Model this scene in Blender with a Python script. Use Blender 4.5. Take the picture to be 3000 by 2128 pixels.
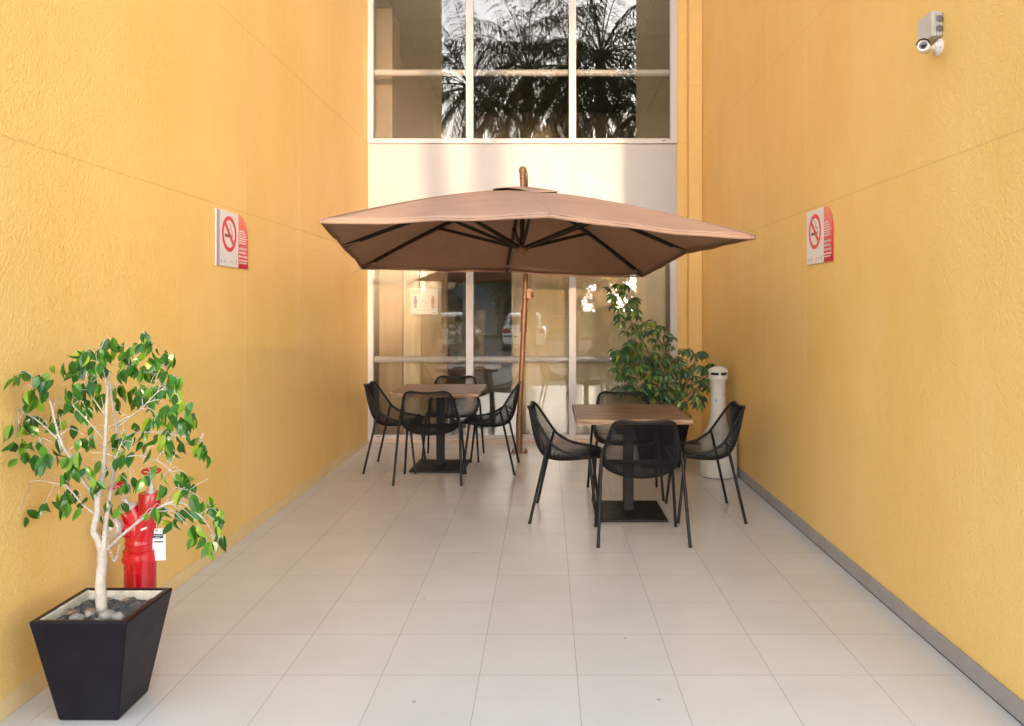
import bpy, bmesh, math, random
from mathutils import Vector, Matrix, Euler
R = math.radians
random.seed(7)
for o in list(bpy.data.objects): bpy.data.objects.remove(o)
sc = bpy.context.scene
COL = sc.collection

# ------------------------------------------------------------------ camera
cd = bpy.data.cameras.new("camera"); cam = bpy.data.objects.new("camera", cd); COL.objects.link(cam)
cam.location = (0, 0, 1.5); cam.rotation_euler = (R(90), 0, 0)
cd.sensor_width = 36; cd.lens = 36*2290/3000
cd.shift_x = -100/3000; cd.shift_y = -159/3000
cd.clip_start = .05; cd.clip_end = 2000
sc.camera = cam

# ------------------------------------------------------------------ light
SUN_EL, SUN_AZ = 3.2, 8.1          # low sun behind the camera, a little to its right
w = bpy.data.worlds.new("World"); sc.world = w; w.use_nodes = True
nt = w.node_tree; bg = nt.nodes["Background"]
sky = nt.nodes.new("ShaderNodeTexSky"); sky.sky_type = 'NISHITA'; sky.sun_disc = False
sky.sun_elevation = R(SUN_EL); sky.sun_rotation = R(180-SUN_AZ)
sky.air_density = 1.0; sky.dust_density = .9; sky.ozone_density = 1.0
tint = nt.nodes.new("ShaderNodeMix"); tint.data_type = 'RGBA'; tint.blend_type = 'MULTIPLY'
tint.inputs[0].default_value = 1; tint.inputs[7].default_value = (.93, .97, 1.03, 1)
hs = nt.nodes.new("ShaderNodeHueSaturation"); hs.inputs["Saturation"].default_value = .38
nt.links.new(sky.outputs[0], hs.inputs["Color"]); nt.links.new(hs.outputs[0], tint.inputs[6]); nt.links.new(tint.outputs[2], bg.inputs[0])
bg.inputs[1].default_value = .15
sl = bpy.data.lights.new("sun", 'SUN'); sl.energy = .30; sl.angle = R(.9); sl.color = (1, .66, .36)
sun = bpy.data.objects.new("sun", sl); COL.objects.link(sun)
dv = Vector((-math.sin(R(SUN_AZ))*math.cos(R(SUN_EL)), math.cos(R(SUN_AZ))*math.cos(R(SUN_EL)), -math.sin(R(SUN_EL))))
sun.rotation_euler = dv.to_track_quat('-Z', 'Y').to_euler(); sun.location = (6, -20, 8)
sc.view_settings.view_transform = 'Standard'; sc.view_settings.look = 'None'
sc.view_settings.gamma = 1; sc.view_settings.exposure = 3.8
sc.render.resolution_x = 1024; sc.render.resolution_y = 726
sc.cycles.max_bounces = 10; sc.cycles.diffuse_bounces = 5; sc.cycles.transparent_max_bounces = 24

# ------------------------------------------------------------------ helpers
class MB:
    def __init__(s): s.v = []; s.f = []; s.mi = []; s.cur = 0
    def add(s, vs, fs):
        n = len(s.v); s.v += [tuple(v) for v in vs]
        for f in fs: s.f.append(tuple(n+i for i in f)); s.mi.append(s.cur)
    def box(s, c, d, M=None):
        x, y, z = (d[0]/2, d[1]/2, d[2]/2)
        vs = [Vector((sx*x, sy*y, sz*z)) for sz in (-1, 1) for sy in (-1, 1) for sx in (-1, 1)]
        vs = [(M @ v if M else v) + Vector(c) for v in vs]
        s.add(vs, [(0,2,3,1),(4,5,7,6),(0,1,5,4),(2,6,7,3),(0,4,6,2),(1,3,7,5)])
    def bx(s, x0, x1, y0, y1, z0, z1): s.box(((x0+x1)/2, (y0+y1)/2, (z0+z1)/2), (abs(x1-x0), abs(y1-y0), abs(z1-z0)))
    def tube(s, pts, r, n=8, cap=True):
        pts = [Vector(p) for p in pts]; m = len(pts)
        rs = r if isinstance(r, (list, tuple)) else [r]*m
        n0 = len(s.v); prev = None
        for i, p in enumerate(pts):
            t = (pts[min(i+1, m-1)]-pts[max(i-1, 0)]).normalized()
            if prev is None:
                a = Vector((0, 0, 1)) if abs(t.z) < .9 else Vector((1, 0, 0))
                u = t.cross(a).normalized()
            else:
                u = (prev - t*prev.dot(t)).normalized()
            prev = u; q = t.cross(u)
            for k in range(n):
                an = 2*math.pi*k/n
                s.v.append(tuple(p+(u*math.cos(an)+q*math.sin(an))*rs[i]))
        for i in range(m-1):
            for k in range(n):
                a = n0+i*n+k; b = n0+i*n+(k+1) % n
                s.f.append((a, b, b+n, a+n)); s.mi.append(s.cur)
        if cap:
            s.f.append(tuple(n0+k for k in range(n))[::-1]); s.f.append(tuple(n0+(m-1)*n+k for k in range(n))); s.mi += [s.cur]*2
    def lathe(s, prof, M=None, n=32):
        """prof: list of (radius, height) along local Z"""
        n0 = len(s.v)
        for r_, h in prof:
            for k in range(n):
                a = 2*math.pi*k/n; v = Vector((r_*math.cos(a), r_*math.sin(a), h))
                s.v.append(tuple(M @ v if M else v))
        for i in range(len(prof)-1):
            for k in range(n):
                a = n0+i*n+k; b = n0+i*n+(k+1) % n
                s.f.append((a, b, b+n, a+n)); s.mi.append(s.cur)
        s.f.append(tuple(n0+k for k in range(n))[::-1]); s.f.append(tuple(n0+(len(prof)-1)*n+k for k in range(n))); s.mi += [s.cur]*2
    def torus(s, c, axis, R_, r_, n=28, m=8):
        ax = Vector(axis).normalized(); u = ax.orthogonal().normalized(); q = ax.cross(u); c = Vector(c)
        n0 = len(s.v)
        for i in range(n):
            a = 2*math.pi*i/n; d = u*math.cos(a)+q*math.sin(a)
            for k in range(m):
                b = 2*math.pi*k/m; s.v.append(tuple(c+d*(R_+r_*math.cos(b))+ax*r_*math.sin(b)))
        for i in range(n):
            for k in range(m):
                a = n0+i*m+k; b = n0+i*m+(k+1) % m; c2 = n0+((i+1) % n)*m+(k+1) % m; d = n0+((i+1) % n)*m+k
                s.f.append((a, d, c2, b)); s.mi.append(s.cur)
    def prism(s, poly, z0, z1, M=None):
        n = len(poly)
        vs = [Vector((x, y, z)) for z in (z0, z1) for x, y in poly]
        if M: vs = [M @ v for v in vs]
        s.add(vs, [tuple(range(n))[::-1], tuple(range(n, 2*n))]+[(i, (i+1) % n, n+(i+1) % n, n+i) for i in range(n)])
    def grid(s, fn, nu, nv):
        n0 = len(s.v)
        for j in range(nv+1):
            for i in range(nu+1): s.v.append(tuple(fn(i/nu, j/nv)))
        for j in range(nv):
            for i in range(nu):
                a = n0+j*(nu+1)+i; s.f.append((a, a+1, a+nu+2, a+nu+1)); s.mi.append(s.cur)
    def build(s, name, mat, parent=None, smooth=False, bevel=0, origin=None, seg=2):
        me = bpy.data.meshes.new(name)
        o0 = Vector(origin) if origin else Vector()
        me.from_pydata([tuple(Vector(v)-o0) for v in s.v], [], s.f)
        for m in (mat if isinstance(mat, (list, tuple)) else [mat]): me.materials.append(m)
        for p, k in zip(me.polygons, s.mi): p.material_index = k; p.use_smooth = smooth
        me.update()
        ob = bpy.data.objects.new(name, me); COL.objects.link(ob); ob.location = o0
        if parent: ob.parent = parent
        if bevel:
            b = ob.modifiers.new("bevel", 'BEVEL'); b.width = bevel; b.segments = seg; b.limit_method = 'ANGLE'; b.angle_limit = R(35); b.harden_normals = False
        if smooth:
            try: me.set_sharp_from_angle(angle=R(40))
            except Exception: pass
        return ob

def tag(o, label=None, cat=None, group=None, kind=None):
    if label: o['label'] = label
    if cat: o['category'] = cat
    if group: o['group'] = group
    if kind: o['kind'] = kind
    return o
def empty(name, loc, rz=0):
    o = bpy.data.objects.new(name, None); COL.objects.link(o); o.location = loc; o.rotation_euler = (0, 0, rz); o.empty_display_size = .1
    return o
def copy_tree(o, parent=None):
    c = o.copy(); COL.objects.link(c); c.parent = parent
    for ch in o.children: copy_tree(ch, c)
    return c
def smooth_path(pts, n=6):
    pts = [Vector(p) for p in pts]; out = []
    for i in range(len(pts)-1):
        p0 = pts[max(i-1, 0)]; p1 = pts[i]; p2 = pts[i+1]; p3 = pts[min(i+2, len(pts)-1)]
        for k in range(n):
            t = k/n
            out.append(.5*((2*p1)+(p2-p0)*t+(2*p0-5*p1+4*p2-p3)*t*t+(3*p1-p0-3*p2+p3)*t**3))
    out.append(pts[-1]); return out

# ---- materials
def newmat(name):
    m = bpy.data.materials.new(name); m.use_nodes = True
    return m, m.node_tree, m.node_tree.nodes["Principled BSDF"]
class N:
    def __init__(s, nt): s.nt = nt
    def node(s, t, **kw):
        n = s.nt.nodes.new(t)
        for k, v in kw.items(): setattr(n, k, v)
        return n
    def link(s, a, b): s.nt.links.new(a, b)
    def m(s, op, a, b=None, c=None):
        n = s.nt.nodes.new("ShaderNodeMath"); n.operation = op
        for i, v in enumerate((a, b, c)):
            if v is None: continue
            if isinstance(v, (int, float)): n.inputs[i].default_value = v
            else: s.link(v, n.inputs[i])
        return n.outputs[0]
    def noise(s, vec, scale, detail=3, rough=.5, dist=0):
        n = s.node("ShaderNodeTexNoise"); n.inputs["Scale"].default_value = scale; n.inputs["Detail"].default_value = detail
        n.inputs["Roughness"].default_value = rough; n.inputs["Distortion"].default_value = dist
        if vec is not None: s.link(vec, n.inputs["Vector"])
        return n.outputs["Fac"]
    def ramp(s, fac, stops):
        n = s.node("ShaderNodeValToRGB"); el = n.color_ramp.elements
        el[0].position = stops[0][0]; el[0].color = (*stops[0][1], 1); el[1].position = stops[-1][0]; el[1].color = (*stops[-1][1], 1)
        for p, c in stops[1:-1]: e = el.new(p); e.color = (*c, 1)
        s.link(fac, n.inputs[0]); return n.outputs[0]
    def mix(s, fac, a, b, mode='MIX'):
        n = s.node("ShaderNodeMix", data_type='RGBA', blend_type=mode)
        for i, v in ((0, fac), (6, a), (7, b)):
            if isinstance(v, (int, float)): n.inputs[i].default_value = v
            elif isinstance(v, tuple): n.inputs[i].default_value = (*v, 1)
            else: s.link(v, n.inputs[i])
        return n.outputs[2]
    def obj(s): return s.node("ShaderNodeTexCoord").outputs["Object"]
    def xyz(s, v):
        n = s.node("ShaderNodeSeparateXYZ"); s.link(v, n.inputs[0]); return n.outputs
    def scale(s, v, k):
        n = s.node("ShaderNodeMapping"); n.inputs["Scale"].default_value = k; s.link(v, n.inputs[0]); return n.outputs[0]
    def bump(s, h, strength, dist, bsdf):
        n = s.node("ShaderNodeBump"); n.inputs["Strength"].default_value = strength; n.inputs["Distance"].default_value = dist
        s.link(h, n.inputs["Height"]); s.link(n.outputs[0], bsdf.inputs["Normal"])

def simple(name, col, rough=.5, metal=0, var=.08, nscale=8, bump=0, bscale=60, coat=0, spec=.5):
    m, nt, b = newmat(name); n = N(nt); co = n.obj()
    f = n.noise(co, nscale, 4, .6)
    lo = tuple(c*(1-var) for c in col); hi = tuple(min(1, c*(1+var)) for c in col)
    n.link(n.ramp(f, [(.3, lo), (.7, hi)]), b.inputs["Base Color"])
    b.inputs["Metallic"].default_value = metal; b.inputs["Coat Weight"].default_value = coat; b.inputs["Specular IOR Level"].default_value = spec
    n.link(n.m('MULTIPLY_ADD', n.noise(co, nscale*2.3, 3), .25, rough-.12), b.inputs["Roughness"])
    if bump: n.bump(n.noise(co, bscale, 4, .6), bump, .002, b)
    return m

def stucco(name, axis, grooves_h, grooves_v):
    """rendered wall with trowelled texture; axis = object coord that runs along the wall"""
    m, nt, b = newmat(name); n = N(nt); co = n.obj(); x, y, z = n.xyz(co); u = (x, y)[axis == 'y']
    base = n.ramp(n.noise(co, 1.1, 5, .6), [(.3, (.76, .485, .145)), (.7, (.81, .525, .175))])
    sp = n.noise(n.scale(co, (14, 14, 3)), 1.2, 4, .7)
    base = n.mix(n.m('MULTIPLY', n.m('SUBTRACT', sp, .55), .8), base, (.69, .42, .11))
    # dusty scuffed foot of the wall, a stain with an uneven edge
    foot = n.m('LESS_THAN', n.m('ADD', z, n.m('MULTIPLY', n.noise(co, 5, 4), .09)), .11)
    lt = n.noise(n.scale(co, (.8, .8, .35)), 1.4, 5, .65)
    base = n.mix(n.m('MULTIPLY', n.m('SUBTRACT', lt, .40), 1.9), base, (.85, .60, .26))
    base = n.mix(n.m('MULTIPLY', foot, .35), base, (.62, .47, .27))
    sw = n.noise(co, 42, 3, .55, 1.2); sw2 = n.noise(co, 100, 3, .6, .6)
    sw = n.m('SMOOTHSTEP', sw, .38, .62) if False else sw
    h = n.m('ADD', n.m('MULTIPLY', sw, 1.0), n.m('MULTIPLY', sw2, .45))
    wob = n.m('MULTIPLY', n.m('SUBTRACT', n.noise(co, 9, 3), .5), .008)
    g = None
    for z0 in grooves_h:
        t = n.m('LESS_THAN', n.m('ABSOLUTE', n.m('SUBTRACT', n.m('ADD', z, wob), z0)), .0035)
        g = t if g is None else n.m('MAXIMUM', g, t)
    rid = None
    for y0 in grooves_v:
        t = n.m('LESS_THAN', n.m('ABSOLUTE', n.m('SUBTRACT', n.m('ADD', u, n.m('MULTIPLY', wob, .3)), y0)), .007)
        rid = t if rid is None else n.m('MAXIMUM', rid, t)
    if g is not None:
        base = n.mix(n.m('MULTIPLY', g, .25), base, (.40, .21, .05)); h = n.m('SUBTRACT', h, n.m('MULTIPLY', g, 1.6))
    if rid is not None:
        base = n.mix(n.m('MULTIPLY', rid, .35), base, (.88, .68, .36)); h = n.m('ADD', h, n.m('MULTIPLY', rid, 1.0))
    n.link(base, b.inputs["Base Color"]); b.inputs["Roughness"].default_value = .5; b.inputs["Specular IOR Level"].default_value = .35
    n.bump(h, .85, .0065, b)
    return m
M_LEFT = stucco("yellow_render_left", 'y', (2.137, 3.36), (5.19, 6.31))
M_RIGHT = stucco("yellow_render_right", 'y', (2.15, 3.36), (5.19, 6.29))
M_STRIP = stucco("yellow_render_strip", 'x', (3.36,), ())
M_FLATY = simple("yellow_painted_metal", (.74, .48, .16), .45, var=.03)

def tilemat():
    m, nt, b = newmat("porcelain_floor_tile"); n = N(nt); co = n.obj(); x, y, z = n.xyz(co)
    u = n.m('DIVIDE', n.m('SUBTRACT', x, .127), .4); v = n.m('DIVIDE', n.m('SUBTRACT', y, 3.2), .4)
    du = n.m('MULTIPLY', n.m('ABSOLUTE', n.m('SUBTRACT', n.m('FRACT', n.m('ADD', u, .5)), .5)), .4)
    dv_ = n.m('MULTIPLY', n.m('ABSOLUTE', n.m('SUBTRACT', n.m('FRACT', n.m('ADD', v, .5)), .5)), .4)
    gu = n.m('LESS_THAN', du, .0017); gv = n.m('LESS_THAN', dv_, .0022)
    cb = n.node("ShaderNodeCombineXYZ"); n.link(n.m('FLOOR', u), cb.inputs[0]); n.link(n.m('FLOOR', v), cb.inputs[1])
    wn = n.node("ShaderNodeTexWhiteNoise"); n.link(cb.outputs[0], wn.inputs["Vector"])
    cl = n.m('MINIMUM', n.m('MAXIMUM', n.noise(co, 3.2, 2, .5), .34), .66); cl = n.m('MULTIPLY', n.m('SUBTRACT', cl, .34), 3.1)
    base = n.mix(cl, (.57, .556, .542), (.598, .585, .574))
    base = n.mix(n.m('MULTIPLY', wn.outputs["Value"], .17), base, (.42, .40, .38))
    dots = n.node("ShaderNodeTexVoronoi"); dots.inputs["Scale"].default_value = 3.1; n.link(co, dots.inputs["Vector"])
    base = n.mix(n.m('MULTIPLY', n.m('LESS_THAN', dots.outputs["Distance"], .03), .45), base, (.2, .15, .12))
    base = n.mix(n.m('MULTIPLY', gu, .55), base, (.20, .185, .175)); base = n.mix(n.m('MULTIPLY', gv, .35), base, (.22, .20, .19))
    n.link(base, b.inputs["Base Color"])
    n.link(n.m('ADD', n.m('MULTIPLY', cl, .02), .25), b.inputs["Roughness"]); b.inputs["Specular IOR Level"].default_value = .45
    n.bump(n.m('SUBTRACT', 1, n.m('MAXIMUM', gu, gv)), .25, .0015, b)
    return m
M_TILE = tilemat()
M_SKIRT = simple("grey_skirting_tile", (.30, .275, .27), .4, var=.1, nscale=5)
M_SILLTILE = simple("beige_sill_tile", (.62, .47, .38), .4, var=.08)
M_PLINTH = simple("raw_cement_plinth", (.62, .45, .22), .8, var=.05, nscale=14, bump=.5, bscale=40)
M_FRAME = simple("white_aluminium", (.52, .50, .50), .35, var=.03)
M_PANEL = simple("cream_composite_panel", (.42, .405, .405), .38, var=.03, nscale=2, bump=.05)
M_BLACK = simple("black_powder_coat", (.007, .007, .009), .5, var=.25, spec=.3)
M_BLACKM = simple("black_satin_steel", (.009, .009, .011), .5, var=.3, spec=.2)
M_DARKGAP = simple("dark_gap", (.02, .017, .015), .8)

def glassmat(name, refl, tint, rough=0.0):
    m = bpy.data.materials.new(name); m.use_nodes = True; nt = m.node_tree; nt.nodes.clear(); n = N(nt)
    out = n.node("ShaderNodeOutputMaterial"); tr = n.node("ShaderNodeBsdfTransparent"); gl = n.node("ShaderNodeBsdfGlossy")
    tr.inputs[0].default_value = (*tint, 1); gl.inputs["Roughness"].default_value = rough
    fr = n.node("ShaderNodeFresnel"); fr.inputs[0].default_value = 1.5
    f = n.m('MINIMUM', n.m('ADD', fr.outputs[0], refl), 1)
    mx = n.node("ShaderNodeMixShader"); n.link(f, mx.inputs[0]); n.link(tr.outputs[0], mx.inputs[1]); n.link(gl.outputs[0], mx.inputs[2])
    n.link(mx.outputs[0], out.inputs[0]); return m
M_GLASS = glassmat("coated_window_glass", .06, (.965, .955, .93))

def wood():
    m, nt, b = newmat("table_wood"); n = N(nt); co = n.obj()
    g = n.noise(n.scale(co, (2.0, 26, 26)), 1.7, 6, .65, .4); g2 = n.noise(n.scale(co, (5, 120, 60)), 1, 3)
    c = n.ramp(g, [(.36, (.05, .024, .014)), (.5, (.19, .105, .06)), (.62, (.42, .27, .16))])
    pl = n.xyz(co)[1]
    seam = n.m('LESS_THAN', n.m('ABSOLUTE', n.m('SUBTRACT', n.m('FRACT', n.m('DIVIDE', n.m('ADD', pl, 2), .105)), .5)), .012)
    c = n.mix(n.m('MULTIPLY', g2, .35), c, (.08, .04, .025)); c = n.mix(n.m('MULTIPLY', seam, .5), c, (.03, .015, .01))
    n.link(c, b.inputs["Base Color"]); n.link(n.m('MULTIPLY_ADD', g, .25, .30), b.inputs["Roughness"]); b.inputs['Specular IOR Level'].default_value = .3
    n.bump(g, .15, .002, b); return m
M_WOOD = wood()
def fabric(name, col, transl, back=None, rough=.85):
    m = bpy.data.materials.new(name); m.use_nodes = True; nt = m.node_tree; n = N(nt); b = nt.nodes["Principled BSDF"]
    out = nt.nodes["Material Output"]; co = n.obj()
    f = n.noise(co, 3, 4, .6); c = n.ramp(f, [(.3, tuple(k*.9 for k in col)), (.7, tuple(min(1, k*1.08) for k in col))])
    n.link(c, b.inputs["Base Color"]); b.inputs["Roughness"].default_value = rough; b.inputs["Specular IOR Level"].default_value = .2
    tl = n.node("ShaderNodeBsdfTranslucent"); tl.inputs[0].default_value = (*(back or col), 1)
    wv = n.node("ShaderNodeTexWave"); wv.inputs["Scale"].default_value = 160; n.link(co, wv.inputs[0])
    n.bump(n.m('ADD', wv.outputs["Fac"], n.m('MULTIPLY', f, 6)), .12, .002, b)
    mx = n.node("ShaderNodeMixShader"); mx.inputs[0].default_value = transl
    n.link(b.outputs[0], mx.inputs[1]); n.link(tl.outputs[0], mx.inputs[2]); n.link(mx.outputs[0], out.inputs[0]); return m
M_CANOPY = fabric("umbrella_canvas", (.44, .305, .245), .16, (.45, .20, .09))
M_BRONZE = simple("brown_bronze_paint", (.23, .115, .065), .38, metal=.3, var=.12)
M_RIB = simple("dark_rib_paint", (.02, .013, .01), .45, var=.2)
def leafmat(name, stops, rough=.32, transl=.25):
    m = bpy.data.materials.new(name); m.use_nodes = True; nt = m.node_tree; n = N(nt); b = nt.nodes["Principled BSDF"]; out = nt.nodes["Material Output"]
    ge = n.node("ShaderNodeNewGeometry"); c = n.ramp(ge.outputs["Random Per Island"], stops)
    c = n.mix(n.m('MULTIPLY', n.noise(n.obj(), 60, 3), .25), c, tuple(k*.6 for k in stops[0][1]))
    n.link(c, b.inputs["Base Color"]); b.inputs["Roughness"].default_value = rough; b.inputs["Specular IOR Level"].default_value = .5
    tl = n.node("ShaderNodeBsdfTranslucent"); c2 = n.mix(.5, c, (.20, .34, .03)); n.link(c2, tl.inputs[0])
    mx = n.node("ShaderNodeMixShader"); mx.inputs[0].default_value = transl
    n.link(b.outputs[0], mx.inputs[1]); n.link(tl.outputs[0], mx.inputs[2]); n.link(mx.outputs[0], out.inputs[0]); return m
M_FICUS = leafmat("glossy_ficus_leaf", [(0, (.012, .075, .010)), (.5, (.032, .15, .013)), (.8, (.11, .28, .02)), (1, (.38, .48, .03))], .2, .2)
M_SCHEF = leafmat("umbrella_plant_leaf", [(0, (.018, .07, .034)), (.45, (.05, .14, .06)), (.75, (.11, .20, .05)), (1, (.27, .31, .05))], .32, .18)
M_PALMLEAF = leafmat("palm_leaflet", [(0, (.012, .02, .01)), (1, (.035, .05, .02))], .6, .08)
M_TREELEAF = leafmat("tree_leaf", [(0, (.02, .05, .015)), (1, (.08, .13, .03))], .5, .2)
M_BARK = simple("pale_ficus_bark", (.44, .395, .35), .8, var=.22, nscale=30, bump=.6, bscale=70)
M_BROWNBARK = simple("brown_stem", (.20, .14, .09), .8, var=.3, nscale=20, bump=.5)
M_PALMBARK = simple("grey_palm_bark", (.20, .18, .155), .85, var=.3, nscale=6, bump=.8, bscale=20)
M_POT = simple("black_glazed_concrete", (.005, .004, .008), .36, var=.5, nscale=4, bump=.06, bscale=20, spec=.22)
M_POTIN = simple("limed_pot_inside", (.50, .46, .38), .9, var=.3, nscale=18, bump=.6)
M_SOIL = simple("dark_potting_soil", (.10, .092, .088), .95, var=.6, nscale=45, bump=1, bscale=90)
M_STONE = simple("grey_pebble", (.27, .245, .225), .8, var=.3, nscale=25, bump=.5, bscale=60)
M_DRY = simple("dry_leaf_litter", (.20, .12, .07), .8, var=.3)
M_RED = simple("red_hydrant_enamel", (.46, .004, .010), .24, var=.18, nscale=6, coat=.35, bump=.25, bscale=30)
M_SILVER = simple("cast_aluminium", (.58, .56, .54), .42, metal=.6, var=.1, nscale=20)
M_WHITE = simple("white_card", (.78, .77, .76), .5, var=.02)
M_ASH = simple("pale_grey_plastic", (.60, .59, .54), .42, var=.05, nscale=5)
M_BOX = simple("grey_junction_plastic", (.50, .47, .46), .5, var=.05)
M_GROM = simple("grey_grommet", (.20, .175, .18), .6, var=.1)
M_CAMW = simple("white_camera_shell", (.78, .75, .72), .3, var=.02)
M_LENS = simple("black_lens", (.008, .008, .012), .12)
M_CONC = simple("concrete_paving", (.42, .40, .37), .8, var=.12, nscale=3, bump=.2)
M_ASPH = simple("asphalt", (.14, .137, .133), .85, var=.2, nscale=5, bump=.3)
M_GRASS = simple("lawn", (.06, .10, .025), .9, var=.35, nscale=4, bump=.6)
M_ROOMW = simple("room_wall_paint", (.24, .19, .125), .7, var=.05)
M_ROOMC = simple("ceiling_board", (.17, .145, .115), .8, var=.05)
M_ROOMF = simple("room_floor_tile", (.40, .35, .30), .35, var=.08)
M_ROOML = simple("room_wall_paint_brightened", (.62, .54, .42), .7, var=.05)  # room paint made paler for the lower storey, in place of interior light
M_ORANGE = simple("ochre_panel_paint", (.20, .115, .045), .5, var=.05)
M_BLIND = fabric("woven_blind", (.56, .40, .22), .25, (.5, .36, .2))
M_CURT = fabric("cream_curtain", (.82, .70, .46), .2, (.8, .66, .42))

def box_thing(name, mat, x0, x1, y0, y1, z0, z1, parent=None, **k):
    m = MB(); m.bx(x0, x1, y0, y1, z0, z1); return m.build(name, mat, parent, **k)

# ------------------------------------------------------------------ setting
XL, XR, YB, YE = -2.0, 1.725, 8.775, 2.62
WT = 7.6
o = MB(); o.bx(XL-.05, XR+.05, 2.35, YB+.02, -.15, 0); tag(o.build("floor", M_TILE), kind='structure')
o = MB(); o.bx(-40, 40, -2.0, 2.348, -.15, -.006); tag(o.build("pavement", M_CONC), kind='structure')
o = MB(); o.bx(-40, 40, -2.16, -2.003, -.16, -.002); tag(o.build("kerb", M_CONC, bevel=.01), kind='structure')
o = MB(); o.bx(-60, 60, -24, -2.162, -.3, -.14); tag(o.build("parking_lot", M_ASPH), kind='structure')
o = MB(); o.bx(-400, 400, -600, 400, -.5, -.31); tag(o.build("ground", M_GRASS), kind='structure')
o = MB(); o.bx(-60, 60, -29, -24.003, -.3, -.05); tag(o.build("lawn", M_GRASS), kind='structure')
o = MB()
for k in range(-8, 9): o.bx(k*2.6-.05+1.3, k*2.6+.05+1.3, -18.5, -13.8, -.139, -.136)
tag(o.build("parking_markings", M_WHITE), kind='structure')

# ------------------------------------------------------------------ building
def wall_box(x0, x1, y0, y1): m = MB(); m.bx(x0, x1, y0, y1, 0, WT); return m
lw = wall_box(XL-.3, XL, YE, YB+.1).build("yellow_wall", M_LEFT)
tag(lw, "left yellow stucco wall of the courtyard with bare cement foot", "wall")
# rough plinth of bare cement at the foot of the left wall
m = MB(); random.seed(3); n_ = 90
top = [(.040+.006*random.random()+.006*math.sin(i*.21), .008+.003*random.random()) for i in range(n_+1)]
for i in range(n_):
    ya = YE+.02+(YB-YE-.03)*i/n_; yb = YE+.02+(YB-YE-.03)*(i+1)/n_
    (h0, d0), (h1, d1) = top[i], top[i+1]
    m.add([(XL+.001, ya, .001), (XL+d0+.012, ya, .001), (XL+d0, ya, h0), (XL+.001, ya, h0+.02), (XL+.001, yb, .001), (XL+d1+.012, yb, .001), (XL+d1, yb, h1), (XL+.001, yb, h1+.02)],
          [(1, 5, 6, 2), (2, 6, 7, 3)])
m.build("plinth", M_PLINTH, lw, smooth=True)
rw = wall_box(XR, XR+.3, YE, YB+.1).build("yellow_wall", M_RIGHT)
tag(rw, "right yellow stucco wall of the courtyard above grey skirting tiles", "wall")
m = MB(); y = YE+.01; k = 0
while y < YB-.1:
    y2 = 3.2+.4*k
    if y2 > y+.02: m.bx(XR-.012, XR-.0005, y+.0012, min(y2, YB)-.0012, .006, .083); y = y2
    k += 1
m.build("skirting", M_SKIRT, rw, bevel=.0015)
m = MB(); m.bx(XR-.010, XR-.001, YE+.01, YB, .0005, .006); m.build("shadow_joint", M_DARKGAP, rw)

fac = empty("glazed_facade", (0, YB, 0)); tag(fac, "white framed glazed back wall with cream panel between two windows", "facade")
def fb(name, mat, x0, x1, y0, y1, z0, z1, parent=fac, **k):
    m = MB(); m.bx(x0, x1, y0-YB, y1-YB, z0, z1); return m.build(name, mat, parent, **k)
ZP0, ZP1 = 2.33, 3.352
fb("panel", M_PANEL, XL, 1.471, YB, YB+.05, ZP0, ZP1-.002, bevel=.003)
m = MB(); m.bx(-.977, -.974, -.0015, 0, ZP0+.01, ZP1-.01); m.build("panel_joint", M_SKIRT, fac)
fb("side_pier", M_STRIP, 1.4715, XR, YB-.004, YB+.3, 0, WT)
fb("upper_wall", M_STRIP, XL, 1.4712, YB, YB+.3, 6.62, WT)
fb("threshold", M_SILLTILE, XL, 1.4712, YB-.035, YB+.05, .001, .036, bevel=.004)
def window(z0, z1, zg0, zg1, zbar):
    """one outer frame, two mullions, three panes and a tube rail behind the glass"""
    wdw = MB(); F = .06
    wdw.bx(XL, -1.94, -.02, .06, z0, z1); wdw.bx(1.393, 1.471, -.02, .06, z0, z1)
    wdw.bx(-1.94, 1.393, -.02, .06, z0, zg0); wdw.bx(-1.94, 1.393, -.02, .06, zg1, z1)
    w_ = wdw.build("window", M_FRAME, fac, bevel=.003)
    for a, b in ((-.899, -.816), (.256, .336)):
        q = MB(); q.bx(a, b, -.016, .055, zg0, zg1); q.build("mullion", M_FRAME, w_, bevel=.003)
    for a, b in ((-1.94, -.899), (-.816, .256), (.336, 1.393)):
        q = MB(); q.bx(a+.001, b-.001, .018, .024, zg0+.001, zg1-.001); q.build("pane", M_GLASS, w_)
    q = MB(); q.tube([(-1.94, .095, zbar), (1.393, .095, zbar)], .038, 16); q.build("rail", M_FRAME, w_, smooth=True)
    for x in (-1.88, -.27, 1.32): q = MB(); q.bx(x-.018, x+.018, -.0215, -.0195, z0+.026, z0+.033); q.build("drain_slot", M_DARKGAP, w_)
window(.037, ZP0-.002, .084, ZP0-.075, .925)
window(ZP1, 6.61, 3.408, 6.55, 4.175)

# square downpipe in the corner
dp = MB(); dp.bx(1.577, 1.7235, 8.63, 8.769, .02, WT-.02)
dpo = dp.build("downpipe", M_FLATY, bevel=.004); tag(dpo, "square yellow painted downpipe in the right back corner", "downpipe")
m = MB(); m.bx(1.5745, 1.7245, 8.626, 8.768, 3.975, 3.987); m.build("joint_band", M_FLATY, dpo)
for x in (1.588, 1.715): m = MB(); m.tube([(x, 8.625, 3.29), (x, 8.635, 3.29)], .007); m.build("screw", M_FLATY, dpo)

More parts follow.
